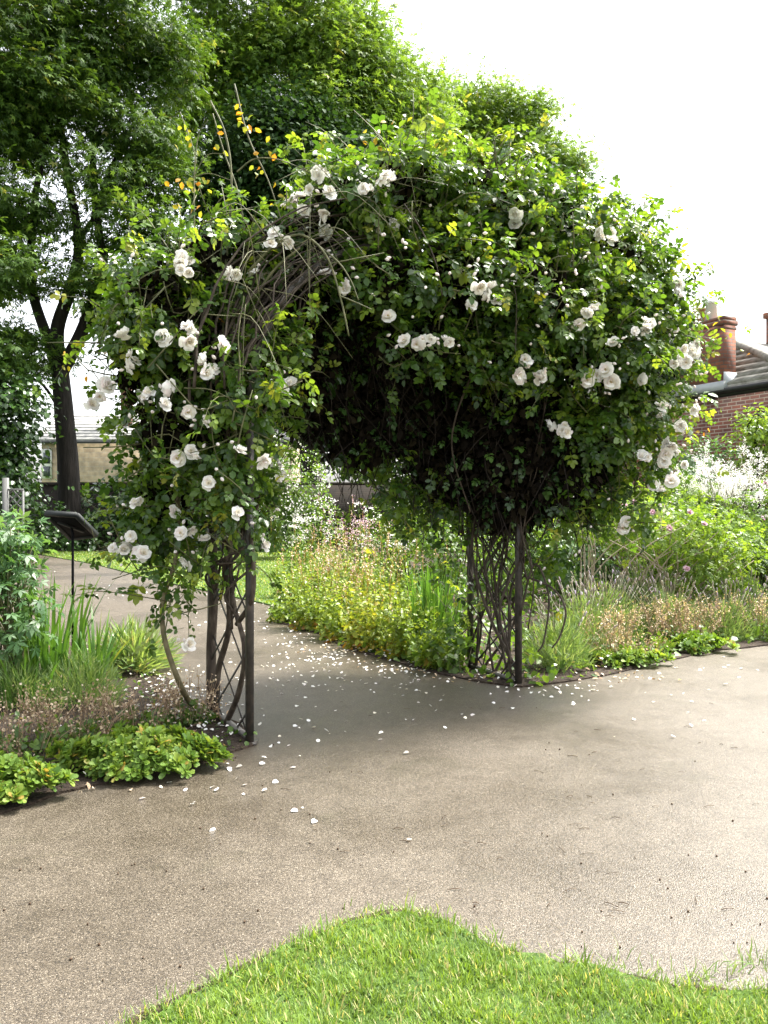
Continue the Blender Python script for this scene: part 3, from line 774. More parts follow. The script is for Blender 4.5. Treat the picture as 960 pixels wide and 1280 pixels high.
# trunks on the left side
cane([LP(.98, 0), LP(1.0, .5), LP(.93, .9), LP(.96, 1.4), LP(.9, 1.9), LP(.75, 2.5)], .040, .026)
cane([LP(.85, 0), LP(.8, .35), LP(.5, .72), LP(.55, 1.2), LP(.25, 1.6), LP(.35, 2.1)], .026, .016)
cane([LP(.6, 0), LP(.25, .30), LP(.12, .62), LP(.42, .95), LP(.5, 1.6), LP(.7, 2.2)], .022, .013)
cane([LP(.3, .75), LP(-.05, .95), LP(-.08, 1.2), LP(.02, 1.45)], .018, .016, 20)
for i in range(8):
    wander(LP(rng.uniform(.3, 1), rng.uniform(.7, 1.2)), LP(rng.uniform(.0, 1), rng.uniform(1.6, 2.4)), 7, .07, rng.uniform(.008, .016), .006, cl)
for i in range(12):
    wander(LP(rng.uniform(.2, 1), rng.uniform(1.3, 1.8)), hoop(rng.uniform(.3, 1.1), rng.uniform(0, .9), RAD + rng.uniform(0, .25)), 6, .06, .014, .006, cl)
for i in range(12):                                    # right side tangle
    wander(RP(rng.uniform(.1, 1.0), 0), RP(rng.uniform(-.3, 1.2), rng.uniform(1.5, 2.4)), 6, .07, rng.uniform(.007, .016), .006, cr)
for i in range(26):
    wander(RP(rng.uniform(-.3, 1.2), rng.uniform(.5, 1.2)), RP(rng.uniform(-.6, 1.3), rng.uniform(1.6, 2.9)), 5, .06, rng.uniform(.005, .010), .004, cr, 5)
for pts, r0 in (([(650, 770, 6.9), (668, 705, 6.9), (686, 745, 6.8), (680, 800, 6.75), (672, 815, 6.75)], .010), ([(655, 720, 6.9), (690, 735, 6.8), (707, 762, 6.7), (700, 795, 6.7), (690, 810, 6.7)], .010),
                ([(597, 450, 6.4), (570, 520, 6.5), (566, 570, 6.6), (588, 640, 6.8)], .009), ([(650, 845, 7.0), (612, 770, 7.1), (590, 690, 7.2), (600, 620, 7.2)], .016), ([(655, 690, 6.9), (625, 760, 6.9), (640, 830, 6.9)], .012)):
    q = spline([at(*p) for p in pts], 26); cr.tube(q, np.linspace(r0, r0 * .7, 26), 7)
# the stout cane bowing out to the left of the lattice
q = spline([gd(246, 888), at(228, 862, 5.55), at(206, 800, 5.5), at(204, 750, 5.5), at(218, 705, 5.5), at(223, 650, 5.5), at(224, 590, 5.5), at(250, 500, 5.4), at(262, 440, 5.5)], 44)
cane(q, .021, .012, 44, 8, 0, 'bow_cane')
# tall free canes and the arching ones, green
for pts, r0 in (([(278, 440, 5.5), (281, 350, 5.5), (287, 280, 5.5), (289, 215, 5.5), (281, 165, 5.5), (263, 126, 5.5)], .010), ([(308, 330, 5.6), (304, 280, 5.6), (296, 235, 5.6), (280, 190, 5.6), (266, 142, 5.6)], .007),
                ([(243, 300, 5.6), (243, 220, 5.6), (248, 170, 5.6), (260, 150, 5.6)], .005), ([(260, 300, 5.6), (268, 262, 5.6), (282, 245, 5.6), (300, 250, 5.6)], .006), ([(240, 225, 5.6), (258, 195, 5.6), (280, 192, 5.6)], .004),
                ([(240, 222, 5.6), (262, 217, 5.6), (290, 226, 5.6)], .004), ([(296, 215, 5.6), (318, 199, 5.6), (350, 200, 5.6), (388, 216, 5.7)], .006), ([(293, 105, 5.6), (310, 170, 5.6), (335, 225, 5.6), (350, 270, 5.6), (358, 296, 5.6)], .006),
                ([(225, 140, 5.6), (240, 180, 5.6), (246, 205, 5.6)], .004), ([(310, 340, 5.35), (345, 305, 5.35), (378, 294, 5.35), (408, 320, 5.3), (425, 370, 5.3), (436, 420, 5.3)], .010), ([(315, 375, 5.4), (345, 335, 5.4), (375, 310, 5.4)], .012),
                ([(380, 294, 5.4), (420, 325, 5.3), (438, 350, 5.3), (448, 375, 5.3)], .007), ([(425, 370, 5.3), (445, 378, 5.3), (465, 387, 5.3)], .006), ([(384, 300, 5.4), (386, 350, 5.35), (389, 400, 5.35)], .004),
                ([(410, 330, 5.3), (450, 322, 5.35), (480, 316, 5.5)], .005), ([(505, 255, 5.75), (528, 290, 5.7), (545, 330, 5.7), (553, 370, 5.7)], .006), ([(628, 345, 6.0), (644, 365, 5.9), (645, 410, 5.9), (644, 440, 5.9)], .005),
                ([(870, 330, 6.8), (895, 365, 6.8), (912, 385, 6.8)], .004), ([(195, 455, 5.0), (225, 490, 5.0), (250, 512, 5.0), (285, 500, 5.0)], .005), ([(185, 460, 5.0), (215, 425, 5.0), (240, 395, 5.0), (252, 385, 5.0)], .005),
                ([(290, 530, 5.0), (300, 470, 5.05), (298, 420, 5.1), (305, 370, 5.2)], .006), ([(216, 712, 5.5), (228, 728, 5.45), (235, 755, 5.4), (236, 803, 5.4)], .004), ([(230, 485, 5.0), (262, 487, 5.0), (292, 500, 5.0), (320, 512, 5.0)], .004)):
    q = spline([at(*p) for p in pts], 28); (cl2 if pts[0][0] < 480 else cr).tube(q, np.linspace(r0, r0 * .55, 28), 7)
for i in range(70):                                    # thin arching twigs over the bare shoulder
    a = rng.uniform(.35, 1.7); p = hoop(a, rng.uniform(-.35, .3), RAD + rng.uniform(.1, .45)); d = unit(across * rng.normal(.3, .8) + np.array([0, 0, rng.normal(0, .5)]) - ax * rng.uniform(0, .5))
    ln = rng.uniform(.25, .8); cl2.tube(spline([p, p + d * ln * .5 + [0, 0, .08], p + d * ln + [0, 0, -.12]], 8), np.linspace(.0036, .0015, 8), 5)
cl.build('canes', M['cane'], rose_l, rl_base, True); cl2.build('long_canes', M['green_cane'], rose_l, rl_base, True); cr.build('canes', M['cane'], rose_r, rr_base, True)
# young yellow and bronze leaves on the tall shoots
yl = MB()
for (px_, py_, n) in ((232, 158, 4), (236, 178, 5), (270, 183, 3), (278, 165, 2), (300, 152, 6), (310, 160, 5), (332, 185, 4), (318, 208, 5), (302, 150, 3), (345, 245, 4), (222, 228, 5), (240, 235, 6), (255, 230, 4), (228, 262, 3), (246, 262, 3), (85, 448, 4), (92, 468, 2),
                      (465, 165, 3), (470, 185, 3), (490, 155, 3), (505, 150, 2), (540, 185, 4), (555, 190, 3), (575, 300, 4), (560, 312, 4), (905, 420, 3), (935, 440, 2), (895, 395, 4), (880, 540, 3), (300, 135, 2)):
    p = at(px_, py_, 5.6 if px_ < 400 else (5.9 if px_ < 620 else 6.7)) + rng.normal(size=(n, 3)) * [.03, .06, .03]
    leaves(yl, p, unit(rng.normal(size=(n, 3))), rng.uniform(.038, .058, n), rng.random(n) ** 1.6, LEAF, up=.3, jn=.8)
hl = MB(); P = np.array([at(px_, py_, 5.42) for px_, py_ in ((232, 745), (237, 752), (228, 760), (240, 770), (234, 778), (230, 785), (242, 788))])
leaves(hl, P, rdir(len(P)), rng.uniform(.07, .11, len(P)), np.full(len(P), .4), ROSE3, down=.5); hl.build('hanging_spray', M['rose_leaf'], rose_l, rl_base)
yl.build('young_leaves', M['young_leaf'], rose_l, rl_base)


# flowers
def flower_mesh(i, openness=1.0):
    rs = np.random.RandomState(50 + i); V, Fc, tn, mt = [], [], [], []
    for (np_, rad, tilt, zz, w_) in ((6, .54, .10, 0, .36), (6, .46, .38, .03, .31), (5, .32, .68, .05, .24), (3, .20, .95, .06, .17)):
        a0 = rs.rand() * 6
        for k in range(np_):
            a = a0 + k * 2 * math.pi / np_ + rs.normal(0, .2); rad_ = rad * rs.uniform(.72, 1.12); tl = tilt * openness + rs.normal(0, .24); b = len(V); tone = (rs.uniform(.25, .7) if tilt < .6 else rs.uniform(0, .25)) if rs.rand() < .88 else rs.uniform(.75, 1)
            for row, (fr, wf) in enumerate(((.10, .25), (.45, .85), (.80, 1.0), (1.0, .62))):
                for cx_ in (-1, 0, 1):
                    x = cx_ * w_ * wf * .9; y = rad_ * fr; z = (abs(cx_) * .06 - (.05 if cx_ == 0 and row == 3 else 0)) + .10 * fr * fr * (1 if tilt < .5 else .4) + rs.normal(0, .026)
                    y2 = y * math.cos(tl) - z * math.sin(tl); z2 = y * math.sin(tl) + z * math.cos(tl) + zz
                    V.append((math.cos(a) * y2 - math.sin(a) * x, math.sin(a) * y2 + math.cos(a) * x, z2)); tn.append(tone)
            for row in range(3):
                for c_ in range(2):
                    q = b + row * 3 + c_; Fc.append([q, q + 1, q + 4, q + 3]); mt.append(0)
    for k in range(10):
        a = k * .63; b = len(V); r_ = .10
        for (x, y, z) in ((0, 0, .10), (r_, -.02, .20), (r_, .02, .20)):
            V.append((math.cos(a) * x - math.sin(a) * y, math.sin(a) * x + math.cos(a) * y, z)); tn.append(.5)
        Fc.append([b, b + 1, b + 2]); mt.append(1)
    me = bpy.data.meshes.new('rose_flower'); me.from_pydata(V, [], Fc); me.materials.append(M['petal']); me.materials.append(M['stamen'])
    me.polygons.foreach_set('material_index', mt); me.polygons.foreach_set('use_smooth', [True] * len(Fc))
    at_ = me.attributes.new('tone', 'FLOAT', 'POINT'); at_.data.foreach_set('value', tn); me.update()
    return me


FM = [flower_mesh(i, op) for i, op in enumerate((1.0, .8, 1.15, 1.3, .9, 1.5))]
FLOWERS = [(228, 328, 4, 30), (152, 422, 1, 8), (203, 420, 1, 4), (240, 412, 2, 12), (232, 566, 2, 14), (217, 487, 1, 3), (128, 495, 3, 20), (355, 487, 2, 12), (342, 583, 4, 20), (170, 632, 2, 8), (150, 687, 3, 12), (172, 692, 2, 8), (236, 664, 2, 8), (236, 704, 1, 3), (332, 684, 1, 3),
           (236, 805, 1, 3), (262, 458, 2, 15), (180, 500, 2, 18), (288, 345, 2, 12), (322, 345, 2, 14), (350, 300, 2, 14), (214, 640, 1, 6), (300, 645, 1, 4), (165, 455, 2, 18), (402, 268, 4, 20), (375, 255, 2, 14), (400, 225, 2, 14), (455, 235, 2, 12), (482, 220, 2, 12), (475, 284, 1, 3), (494, 278, 2, 8),
           (424, 350, 2, 14), (416, 411, 1, 2), (486, 395, 1, 3), (526, 422, 4, 18), (553, 425, 2, 8), (602, 360, 2, 8), (594, 378, 2, 8), (620, 375, 2, 9), (652, 279, 3, 10), (650, 459, 3, 14), (672, 468, 3, 8), (733, 394, 3, 12), (755, 297, 3, 14), (742, 325, 1, 4), (796, 408, 4, 16), (768, 429, 1, 3), (745, 463, 3, 12), (764, 474, 3, 12),
           (704, 538, 4, 12), (797, 573, 2, 8), (845, 365, 2, 10), (862, 432, 4, 18), (845, 450, 2, 14), (870, 516, 2, 8), (825, 520, 2, 12), (850, 532, 1, 5), (800, 475, 1, 4), (835, 556, 3, 15), (846, 592, 3, 18), (822, 612, 2, 10), (778, 660, 3, 12), (708, 740, 1, 4), (686, 712, 1, 3), (805, 250, 2, 16), (785, 268, 1, 8),
           (630, 245, 1, 8), (660, 228, 1, 8), (560, 262, 1, 8), (740, 355, 1, 6), (700, 250, 1, 10), (820, 300, 2, 14), (690, 735, 1, 6), (740, 690, 1, 10), (735, 640, 1, 10)]
for k in range(10):
    FLOWERS.append((rng.uniform(135, 345), rng.uniform(320, 690), 1, 6))
for k in range(30):
    a = rng.uniform(0, 1); FLOWERS.append((400 + 450 * a, 215 + 130 * a * a + rng.uniform(0, 190), int(rng.integers(1, 3)), 7))
for k in range(14):
    FLOWERS.append((rng.uniform(825, 872), rng.uniform(400, 620), 1, 6))
cnt = {0: 0, 1: 0}
for (px_, py_, n, sp) in FLOWERS:
    n = n + (1 if sp > 12 else 0)
    for k in range(n):
        side = 0 if px_ < 372 else 1
        if cnt[side] >= 100:
            continue
        cnt[side] += 1
        qx, qy = px_ + rng.normal(0, sp * .52), py_ + rng.normal(0, sp * .46)
        p = front_of(qx, qy, 5.5 if side == 0 else 6.9); p = at(236, 806, 5.4) if py_ == 805 else p; v = unit(np.array([0, 0, EYE]) - p); p = p + v * rng.uniform(.07, .19)
        base, par = (rl_base, rose_l) if side == 0 else (rr_base, rose_r)
        o = bpy.data.objects.new('rose_flower', FM[rng.integers(0, len(FM))]); COL.objects.link(o); o.parent = par
        o.location = p - base
        nz = unit(v * 1.0 + rng.normal(size=3) * .75 + [0, 0, .3]); q = Vector(nz).to_track_quat('Z', 'Y')
        o.rotation_mode = 'QUATERNION'; o.rotation_quaternion = q
        o.scale = (rng.uniform(.066, .112) * (1.0 if side == 0 else 1.12),) * 3
# small pinkish buds
bm_ = MB(); bm_.tube([(0, 0, 0), (0, 0, .012), (0, 0, .024), (0, 0, .036)], [.003, .011, .010, .002], 6, tone=.85)
bo = bm_.build('bud', M['petal'], rose_l, (0, 0, 0), True); bcount = 0
for (px_, py_, n, sp) in FLOWERS:
    side = 0 if px_ < 372 else 1
    for k in range(2):
        qx, qy = px_ + rng.normal(0, sp + 8), py_ + rng.normal(0, sp + 8); p = front_of(qx, qy, 6.9 if side else 5.5) + [0, -.08, 0]; d = unit(rng.normal(size=3) + [0, -.4, .2])
        b = bo if bcount == 0 else bo.copy()
        if bcount: COL.objects.link(b)
        bcount += 1
        b.parent = (rose_l, rose_r)[side]; b.location = p - (rl_base, rr_base)[side]; b.rotation_euler = Vector(d).to_track_quat('Z', 'Y').to_euler()


# ------------------------------------------------------------------ trees
def tree(name, base, limbs, blobs, leafmat, label, group=None, leaf=.15, per=70, sub=1.0, subr=.75, tone=(.42, .22), tpl=LEAF_WIDE, flat=.5, cat='tree', branch_r=.03):
    o = thing(name, base, label, cat, group)
    tr, cr_ = MB(), MB(); nodes, nrad = [], []
    for pts, r0, r1 in limbs:
        q = spline(pts, max(14, len(pts) * 7)); rr = np.linspace(r0, r1, len(q))
        tr.tube(q, rr, 9); nodes.append(q); nrad.append(rr)
    nodes = np.concatenate(nodes); nrad = np.concatenate(nrad)
    for (c, r, ns) in blobs:
        c, r = np.asarray(c, float), np.asarray(r, float)
        ns = int(ns * sub)
        C, out = blob_points(c, r, ns, 4.5)
        # branches from the nearest skeleton node below the clump
        for i in range(ns):
            d = nodes - C[i]; dist = np.linalg.norm(d, axis=1) + np.maximum(0, d[:, 2]) * 2
            j = int(np.argmin(dist)); a = nodes[j]; b = C[i]; L_ = np.linalg.norm(b - a)
            mid = (a + b) / 2 + [0, 0, .12 * L_] + rng.normal(size=3) * .08 * L_
            q = spline([a, mid, b], 9); rb = min(nrad[j] * .6, branch_r * (.4 + .18 * L_)); tr.tube(q, np.linspace(rb, .012, 9), 5)
            if i % 3 == 0:
                nodes = np.vstack([nodes, q[3:7]]); nrad = np.concatenate([nrad, np.full(4, rb * .8)])
        ctone = rng.normal(0, .10, ns)
        m_ = per
        K = rng.normal(size=(ns, m_, 3)) * np.array([1, 1, flat]) * subr * rng.uniform(.6, 1.2, (ns, 1, 1)) * .55
        P = (C[:, None] + K).reshape(-1, 3)
        o2 = unit(K + np.array([0, 0, .0])).reshape(-1, 3) * .6 + np.repeat(out, m_, 0) * .6
        tn = np.clip(np.repeat(ctone, m_) + rng.normal(tone[0], tone[1], len(P)), 0, 1)
        leaves(cr_, P, o2, rng.uniform(.7, 1.25, len(P)) * leaf, tn, tpl, up=.9, o_n=.35, jd=.5, jn=.45, down=.45)
    tr.build('trunk', M['bark'], o, base, True); cr_.build('crown', M[leafmat], o, base)
    return o


def B(px, py, Y, rx, ry, rd, ns):
    k = Y / F
    return (at(px, py, Y), (rx * k, rd, ry * k), ns)


T1 = np.array([*at(88, 690, 25.5)[:2], 0])
a1 = lambda px, py, Y=25.5: at(px, py, Y)
tree('sycamore_tree', T1, [
    ([T1, a1(86, 600), a1(80, 520), a1(74, 455)], .37, .27),
    ([a1(75, 470), a1(60, 425), a1(42, 370), a1(38, 320), a1(45, 240, 25), a1(60, 150, 25), a1(40, 40, 25)], .20, .05),
    ([a1(74, 460), a1(72, 410), a1(92, 350), a1(98, 300), a1(85, 220), a1(75, 120), a1(90, 0)], .25, .05),
    ([a1(76, 465), a1(100, 420), a1(118, 370), a1(128, 330), a1(118, 240, 26), a1(116, 120, 26), a1(130, -40, 26)], .24, .05),
    ([a1(105, 412), a1(135, 375), a1(155, 345), a1(190, 330, 26), a1(215, 330, 26)], .13, .03),
    ([a1(118, 270, 26), a1(150, 190, 26), a1(190, 170, 26)], .12, .03), ([a1(98, 300), a1(130, 260), a1(170, 245)], .10, .03),
    ([a1(42, 370), a1(10, 330), a1(-50, 300)], .12, .03), ([a1(80, 520), a1(50, 478), a1(20, 475)], .06, .02)],
    [B(20, 60, 24.5, 90, 80, 2.4, 90), B(110, 70, 26, 70, 60, 2.2, 42), B(150, 30, 26, 70, 60, 2.0, 34), B(10, 250, 24, 60, 32, 2.0, 26), B(115, 222, 25, 55, 22, 1.8, 11), B(175, 165, 26, 60, 40, 1.8, 30), B(195, 235, 26.5, 50, 22, 1.6, 15),
     B(25, 345, 24, 70, 26, 2.2, 26), B(140, 280, 25, 60, 20, 1.8, 13), B(150, 375, 24.8, 55, 32, 1.6, 28), B(5, 440, 24, 48, 32, 2.0, 30), B(190, 300, 26, 40, 24, 1.4, 12), B(-60, 200, 24, 90, 160, 2.5, 60), B(60, -90, 25, 140, 90, 3.0, 60),
     B(60, 130, 24.5, 60, 35, 2.0, 28), B(-10, 160, 24.5, 50, 50, 2, 24), B(215, 90, 27, 45, 50, 1.6, 22), B(120, 335, 25, 30, 14, 1.2, 5)],
    'tree_leaf', 'tall sycamore with dark forked trunk at left behind the lawn', leaf=.20, per=88, sub=1.0, subr=.95, flat=.42, tpl=LOBED, branch_r=.05)

T2 = np.array([*at(390, 690, 34)[:2], 0]); a2 = lambda px, py, Y=34: at(px, py, Y)
tree('sycamore_tree', T2, [
    ([T2, a2(388, 560), a2(384, 420), a2(380, 300)], .50, .34), ([a2(380, 320), a2(340, 220), a2(300, 120), a2(280, 20), a2(290, -60)], .24, .05), ([a2(380, 310), a2(385, 200), a2(380, 100), a2(370, -20)], .26, .05),
    ([a2(382, 330), a2(420, 230), a2(450, 150), a2(470, 90)], .22, .05), ([a2(350, 240), a2(300, 200), a2(250, 160)], .14, .04), ([a2(430, 210), a2(480, 190), a2(515, 180)], .12, .04)],
    [B(300, 20, 33, 80, 60, 2.6, 60), B(380, 10, 34, 85, 70, 2.8, 70), B(350, 90, 33, 90, 50, 2.6, 62), B(430, 70, 33.5, 62, 52, 2.4, 50), B(470, 120, 34, 50, 55, 2.2, 42), B(270, 100, 33.5, 60, 45, 2.2, 40), B(420, 150, 33, 70, 45, 2.4, 42),
     B(505, 175, 34.5, 40, 45, 2, 30), B(245, 170, 34, 55, 36, 2, 26), B(330, 170, 34, 70, 40, 2.2, 30), B(460, 48, 35, 28, 22, 1.5, 10), B(515, 118, 36, 34, 34, 1.8, 22), B(535, 150, 37, 34, 34, 1.8, 20), B(340, -70, 34, 120, 60, 3, 50), B(450, 200, 34, 60, 40, 2, 28)],
    'tree_leaf_light', 'broad light green sycamore rising behind the middle of the arch', leaf=.22, per=84, sub=1.05, subr=1.1, flat=.5, tpl=LOBED, branch_r=.05)
T3 = np.array([*at(600, 690, 48)[:2], 0]); a3 = lambda px, py, Y=48: at(px, py, Y)
tree('broadleaf_tree', T3, [
    ([T3, a3(600, 500), a3(598, 330)], .55, .35), ([a3(598, 350), a3(570, 240), a3(560, 150)], .25, .06), ([a3(598, 350), a3(620, 250), a3(640, 170)], .25, .06), ([a3(600, 340), a3(660, 260), a3(680, 210)], .2, .05)],
    [B(550, 148, 47, 45, 38, 2.4, 40), B(600, 138, 48, 42, 34, 2.4, 38), B(570, 200, 47, 60, 38, 2.4, 40), B(655, 158, 48, 34, 30, 2.0, 30), B(650, 200, 47.5, 48, 32, 2.2, 34), B(698, 205, 48, 34, 28, 2, 26), B(600, 250, 48, 90, 40, 3, 40), B(705, 240, 48, 30, 24, 2, 14)],
    'tree_leaf_light', 'distant rounded tree above the right half of the arch', leaf=.25, per=90, subr=1.25, flat=.6, tpl=LOBED, branch_r=.05)
T4 = np.array([*at(320, 690, 30.5)[:2], 0]); a4 = lambda px, py, Y=30.5: at(px, py, Y)
tree('shade_dark_tree', T4, [([T4, a4(320, 500), a4(325, 300), a4(330, 150)], .35, .08)],
     [B(335, 200, 30, 75, 60, 1.8, 60), B(290, 250, 30, 60, 50, 1.6, 42), B(380, 245, 30, 70, 55, 1.7, 50), B(330, 320, 30.5, 100, 70, 2, 60), B(420, 200, 31, 50, 35, 1.4, 26), B(300, 420, 30.5, 90, 80, 2, 50), B(360, 150, 30.5, 50, 35, 1.4, 24)],
     'shade_tree_leaf', 'dark leafy mass below the light sycamore, its shade put into the leaf colour', leaf=.19, per=100, subr=1.1, flat=.6, tpl=LEAF_WIDE)
T5 = np.array([*at(-5, 690, 23)[:2], 0]); a5 = lambda px, py, Y=23: at(px, py, Y)
tree('understory_tree', T5, [([T5, a5(-5, 620), a5(-2, 540), a5(5, 480)], .14, .05)],
     [B(-2, 512, 22.8, 50, 48, 1.2, 46), B(-35, 560, 23, 60, 60, 1.4, 40), B(2, 590, 22.5, 32, 36, .9, 22)],
     'shrub_dark', 'small dark leafy tree at left edge in front of the stone house', leaf=.15, per=75, subr=.6, tpl=LEAF_WIDE)
T6 = np.array([*at(948, 640, 13.5)[:2], 0]); a6 = lambda px, py, Y=13.5: at(px, py, Y)
tree('young_tree', T6, [([T6, a6(948, 600), a6(945, 540), a6(950, 510)], .045, .012), ([T6 + [.05, 0, .3], a6(936, 580), a6(934, 535)], .03, .01)],
     [B(948, 535, 13.3, 20, 22, .35, 16), B(978, 540, 13.5, 26, 34, .5, 22), B(952, 575, 13.4, 26, 26, .4, 18)],
     'shrub_light', 'slim young yellow green tree by the brick house wall', leaf=.075, per=40, subr=.30, tpl=LEAF)


# ------------------------------------------------------------------ shrubs and border plants
def shrub(name, base, blobs, mat, label, cat='shrub', group=None, leaf=.07, dens=240, tpl=LEAF, stems=10, stem_r=.012, stem_mat='cane', tone=(.45, .22), flower=None, up=.8, down=.3):
    base = np.asarray(base, float); o = thing(name, base, label, cat, group)
    fo, st = MB(), MB(); surf = []
    for (c, r, f) in blobs:
        c, r = np.asarray(c, float), np.asarray(r, float)
        area = 4 * math.pi * (((r[0] * r[1]) ** 1.6 + (r[0] * r[2]) ** 1.6 + (r[1] * r[2]) ** 1.6) / 3) ** (1 / 1.6)
        n = int(area * dens * f * (.07 / leaf) ** 2)
        P, out = blob_points(c, r, n, 3.0, leaf * .5)
        k = P[:, 2] > .02; P, out = P[k], out[k]; n = len(P)
        lump = .10 * np.sin(P[:, 0] * 5 + P[:, 2] * 7) + .08 * np.sin(P[:, 1] * 6 + 1)
        leaves(fo, P, out, leaf * rng.uniform(.65, 1.3, n), np.clip(rng.normal(tone[0], tone[1], n) + lump, 0, 1), tpl, up=up, o_n=.5, down=down)
        surf.append((c, r))
        for i in range(max(2, int(stems * f))):
            d = rdir(1)[0]; tip = c + d * r * .85
            a = base + [rng.normal(0, .08), rng.normal(0, .08), 0]
            q = spline([a, (a + tip) / 2 + [rng.normal(0, .05), rng.normal(0, .05), .08], tip], 8); st.tube(q, np.linspace(stem_r, stem_r * .35, 8), 5)
    fo.build('foliage', M[mat], o, base); st.build('stems', M[stem_mat], o, base)
    if flower:
        fm, nf, fs, spread = flower; fb = MB()
        for i in range(nf):
            c, r = surf[rng.integers(0, len(surf))]; d = rdir(1)[0]; d[1] = -abs(d[1]); d[2] = abs(d[2]) * .8; d = unit(d); p = c + d * r * 1.03
            m_ = 12; fb.scatter(PETAL if spread < fs else DOT, p + rng.normal(size=(m_, 3)) * spread, unit(rng.normal(size=(m_, 3)) + d), unit(rng.normal(size=(m_, 3)) + d), fs * rng.uniform(.6, 1.2, m_), rng.random(m_))
        fb.build('blossom', M[fm], o, base)
    return o


def BB(px, py, Y, rx, ry, rd, f=1.0):
    k = Y / F
    return (at(px, py, Y), (rx * k, rd, ry * k), f)


def foot(px, Y):
    return np.array([(px - 480) / F * Y, Y, 0.0])


# dark shrubs in front of the garden wall
for i, (px_, py_, Y, rx, ry, mt, lf, lab) in enumerate((
        (85, 668, 25.2, 45, 26, 'shrub_dark', .16, 'dark glossy shrub behind the lectern sign at the lawn edge'),
        (40, 650, 24.0, 40, 42, 'shrub_dark', .14, 'tall dark shrub beside the grey trellis'),
        (150, 632, 26.2, 58, 40, 'shrub_dark', .15, 'dark shrub rising against the stone house'),
        (190, 660, 25.3, 50, 36, 'shrub_dark', .16, 'wide dark shrub left of the arch at the end of the lawn'),
        (265, 640, 25.4, 55, 55, 'shrub_dark', .16, 'dark shrub seen through the left lattice of the arch'),
        (330, 672, 24.9, 40, 30, 'shrub_dark', .09, 'low clipped dark hedge bush at the end of the lawn'),
        (285, 560, 26.4, 80, 60, 'shrub_mid', .15, 'tall green shrub against the garden wall behind the left lattice'),
        (440, 555, 26.0, 55, 46, 'shrub_mid', .15, 'shrub overhanging the dark brick wall in the middle of the arch opening'),
        (560, 590, 25.5, 70, 60, 'shrub_mid', .16, 'big shrub behind the border right of the dark brick wall'),
        (660, 610, 24.5, 70, 60, 'shrub_light', .16, 'pale green shrub glimpsed behind the right lattice'))):
    shrub('shrub', foot(px_, Y), [BB(px_, py_, Y, rx, ry, .9), BB(px_ + rx * .35, py_ + ry * .35, Y - .3, rx * .7, ry * .65, .7)], mt, lab, leaf=lf, dens=200, tpl=LEAF_WIDE, stems=0 if py_ < 600 else 3, stem_r=.02)
shrub('flowering_shrub', foot(375, 22), [BB(372, 610, 22, 42, 55, .8), BB(395, 655, 21.6, 35, 35, .7), BB(350, 650, 21.6, 35, 45, .7)], 'shrub_mid', 'shrub covered in small white blossom at the far end of the lawn', leaf=.10, dens=210, flower=('white_flower', 80, .05, .09))
for (px_, py_, Y, rx, ry, lab) in ((500, 660, 15.5, 45, 50, 'fresh green bush in the border behind the flowering perennials'), (565, 670, 14.5, 50, 60, 'fresh green bush just behind the right lattice side'), (640, 690, 12.5, 60, 50, 'leafy bush seen through the lower right lattice'), (700, 665, 13.5, 55, 60, 'mid green bush right of the right lattice')):
    shrub('bush', foot(px_, Y), [BB(px_, py_, Y, rx, ry, .7), BB(px_ - rx * .4, py_ + ry * .5, Y - .3, rx * .7, ry * .6, .5)], 'shrub_mid', lab, leaf=.09, dens=230, stems=8)

# left bed
shrub('leafy_plant', foot(5, 6.4), [BB(-15, 690, 6.4, 65, 48, .32, 1.0), BB(0, 760, 6.2, 62, 58, .34, 1.2), BB(20, 690, 6.3, 28, 40, .22, .9), BB(-50, 700, 6.3, 70, 90, .4, .8)], 'shrub_blue', 'large bluish green lobed leaf plant at the left edge', 'plant', leaf=.10, dens=300, tpl=LOBED, stem_mat='green_cane', down=.5)


def strap_clump(base, n, h, spread, wd, label, group=None, lean=.35):
    base = np.asarray(base, float); o = thing('iris_clump', base, label, 'plant', group); mb = MB()
    for i in range(n):
        a = rng.random() * 6.28; r = spread * math.sqrt(rng.random()); p = base + [math.cos(a) * r, math.sin(a) * r, 0]
        hh = h * rng.uniform(.55, 1.1); b = a + rng.normal(0, .6); l = lean * rng.uniform(.1, 1.2); d = np.array([math.cos(b), math.sin(b), 0]); s = np.array([-d[1], d[0], 0]); s = unit(s + rng.normal(size=3) * [.5, .5, 0])
        t = np.linspace(0, 1, 7); ctr = p + d * (l * hh * t ** 2.2)[:, None] + np.array([0, 0, 1.0]) * (hh * (t - .28 * l * t ** 3))[:, None]
        w_ = wd * rng.uniform(.7, 1.2) * np.array([.7, .95, 1, .95, .8, .5, .04])
        V = np.concatenate([ctr - s * w_[:, None], ctr + s * w_[:, None]]); q = [[k, k + 7, k + 8, k + 1] for k in range(6)]
        mb.add(V, [q], rng.uniform(0, .8) if rng.random() < .985 else .96)
    mb.build('leaves', M['strap'], o, base); return o


strap_clump(foot(62, 6.6), 95, .98, .28, .015, 'tall clump of green strap leaves left of the sign post')
strap_clump(foot(118, 6.5), 40, .72, .12, .014, 'smaller clump of strap leaves right of the sign post', lean=.5)
strap_clump(foot(30, 6.2), 40, .5, .2, .011, 'short strap leaf clump below the lobed leaf plant')
strap_clump(gd(545, 815), 110, .95, .24, .016, 'tall iris clump beside the right lattice side of the arch', lean=.2)


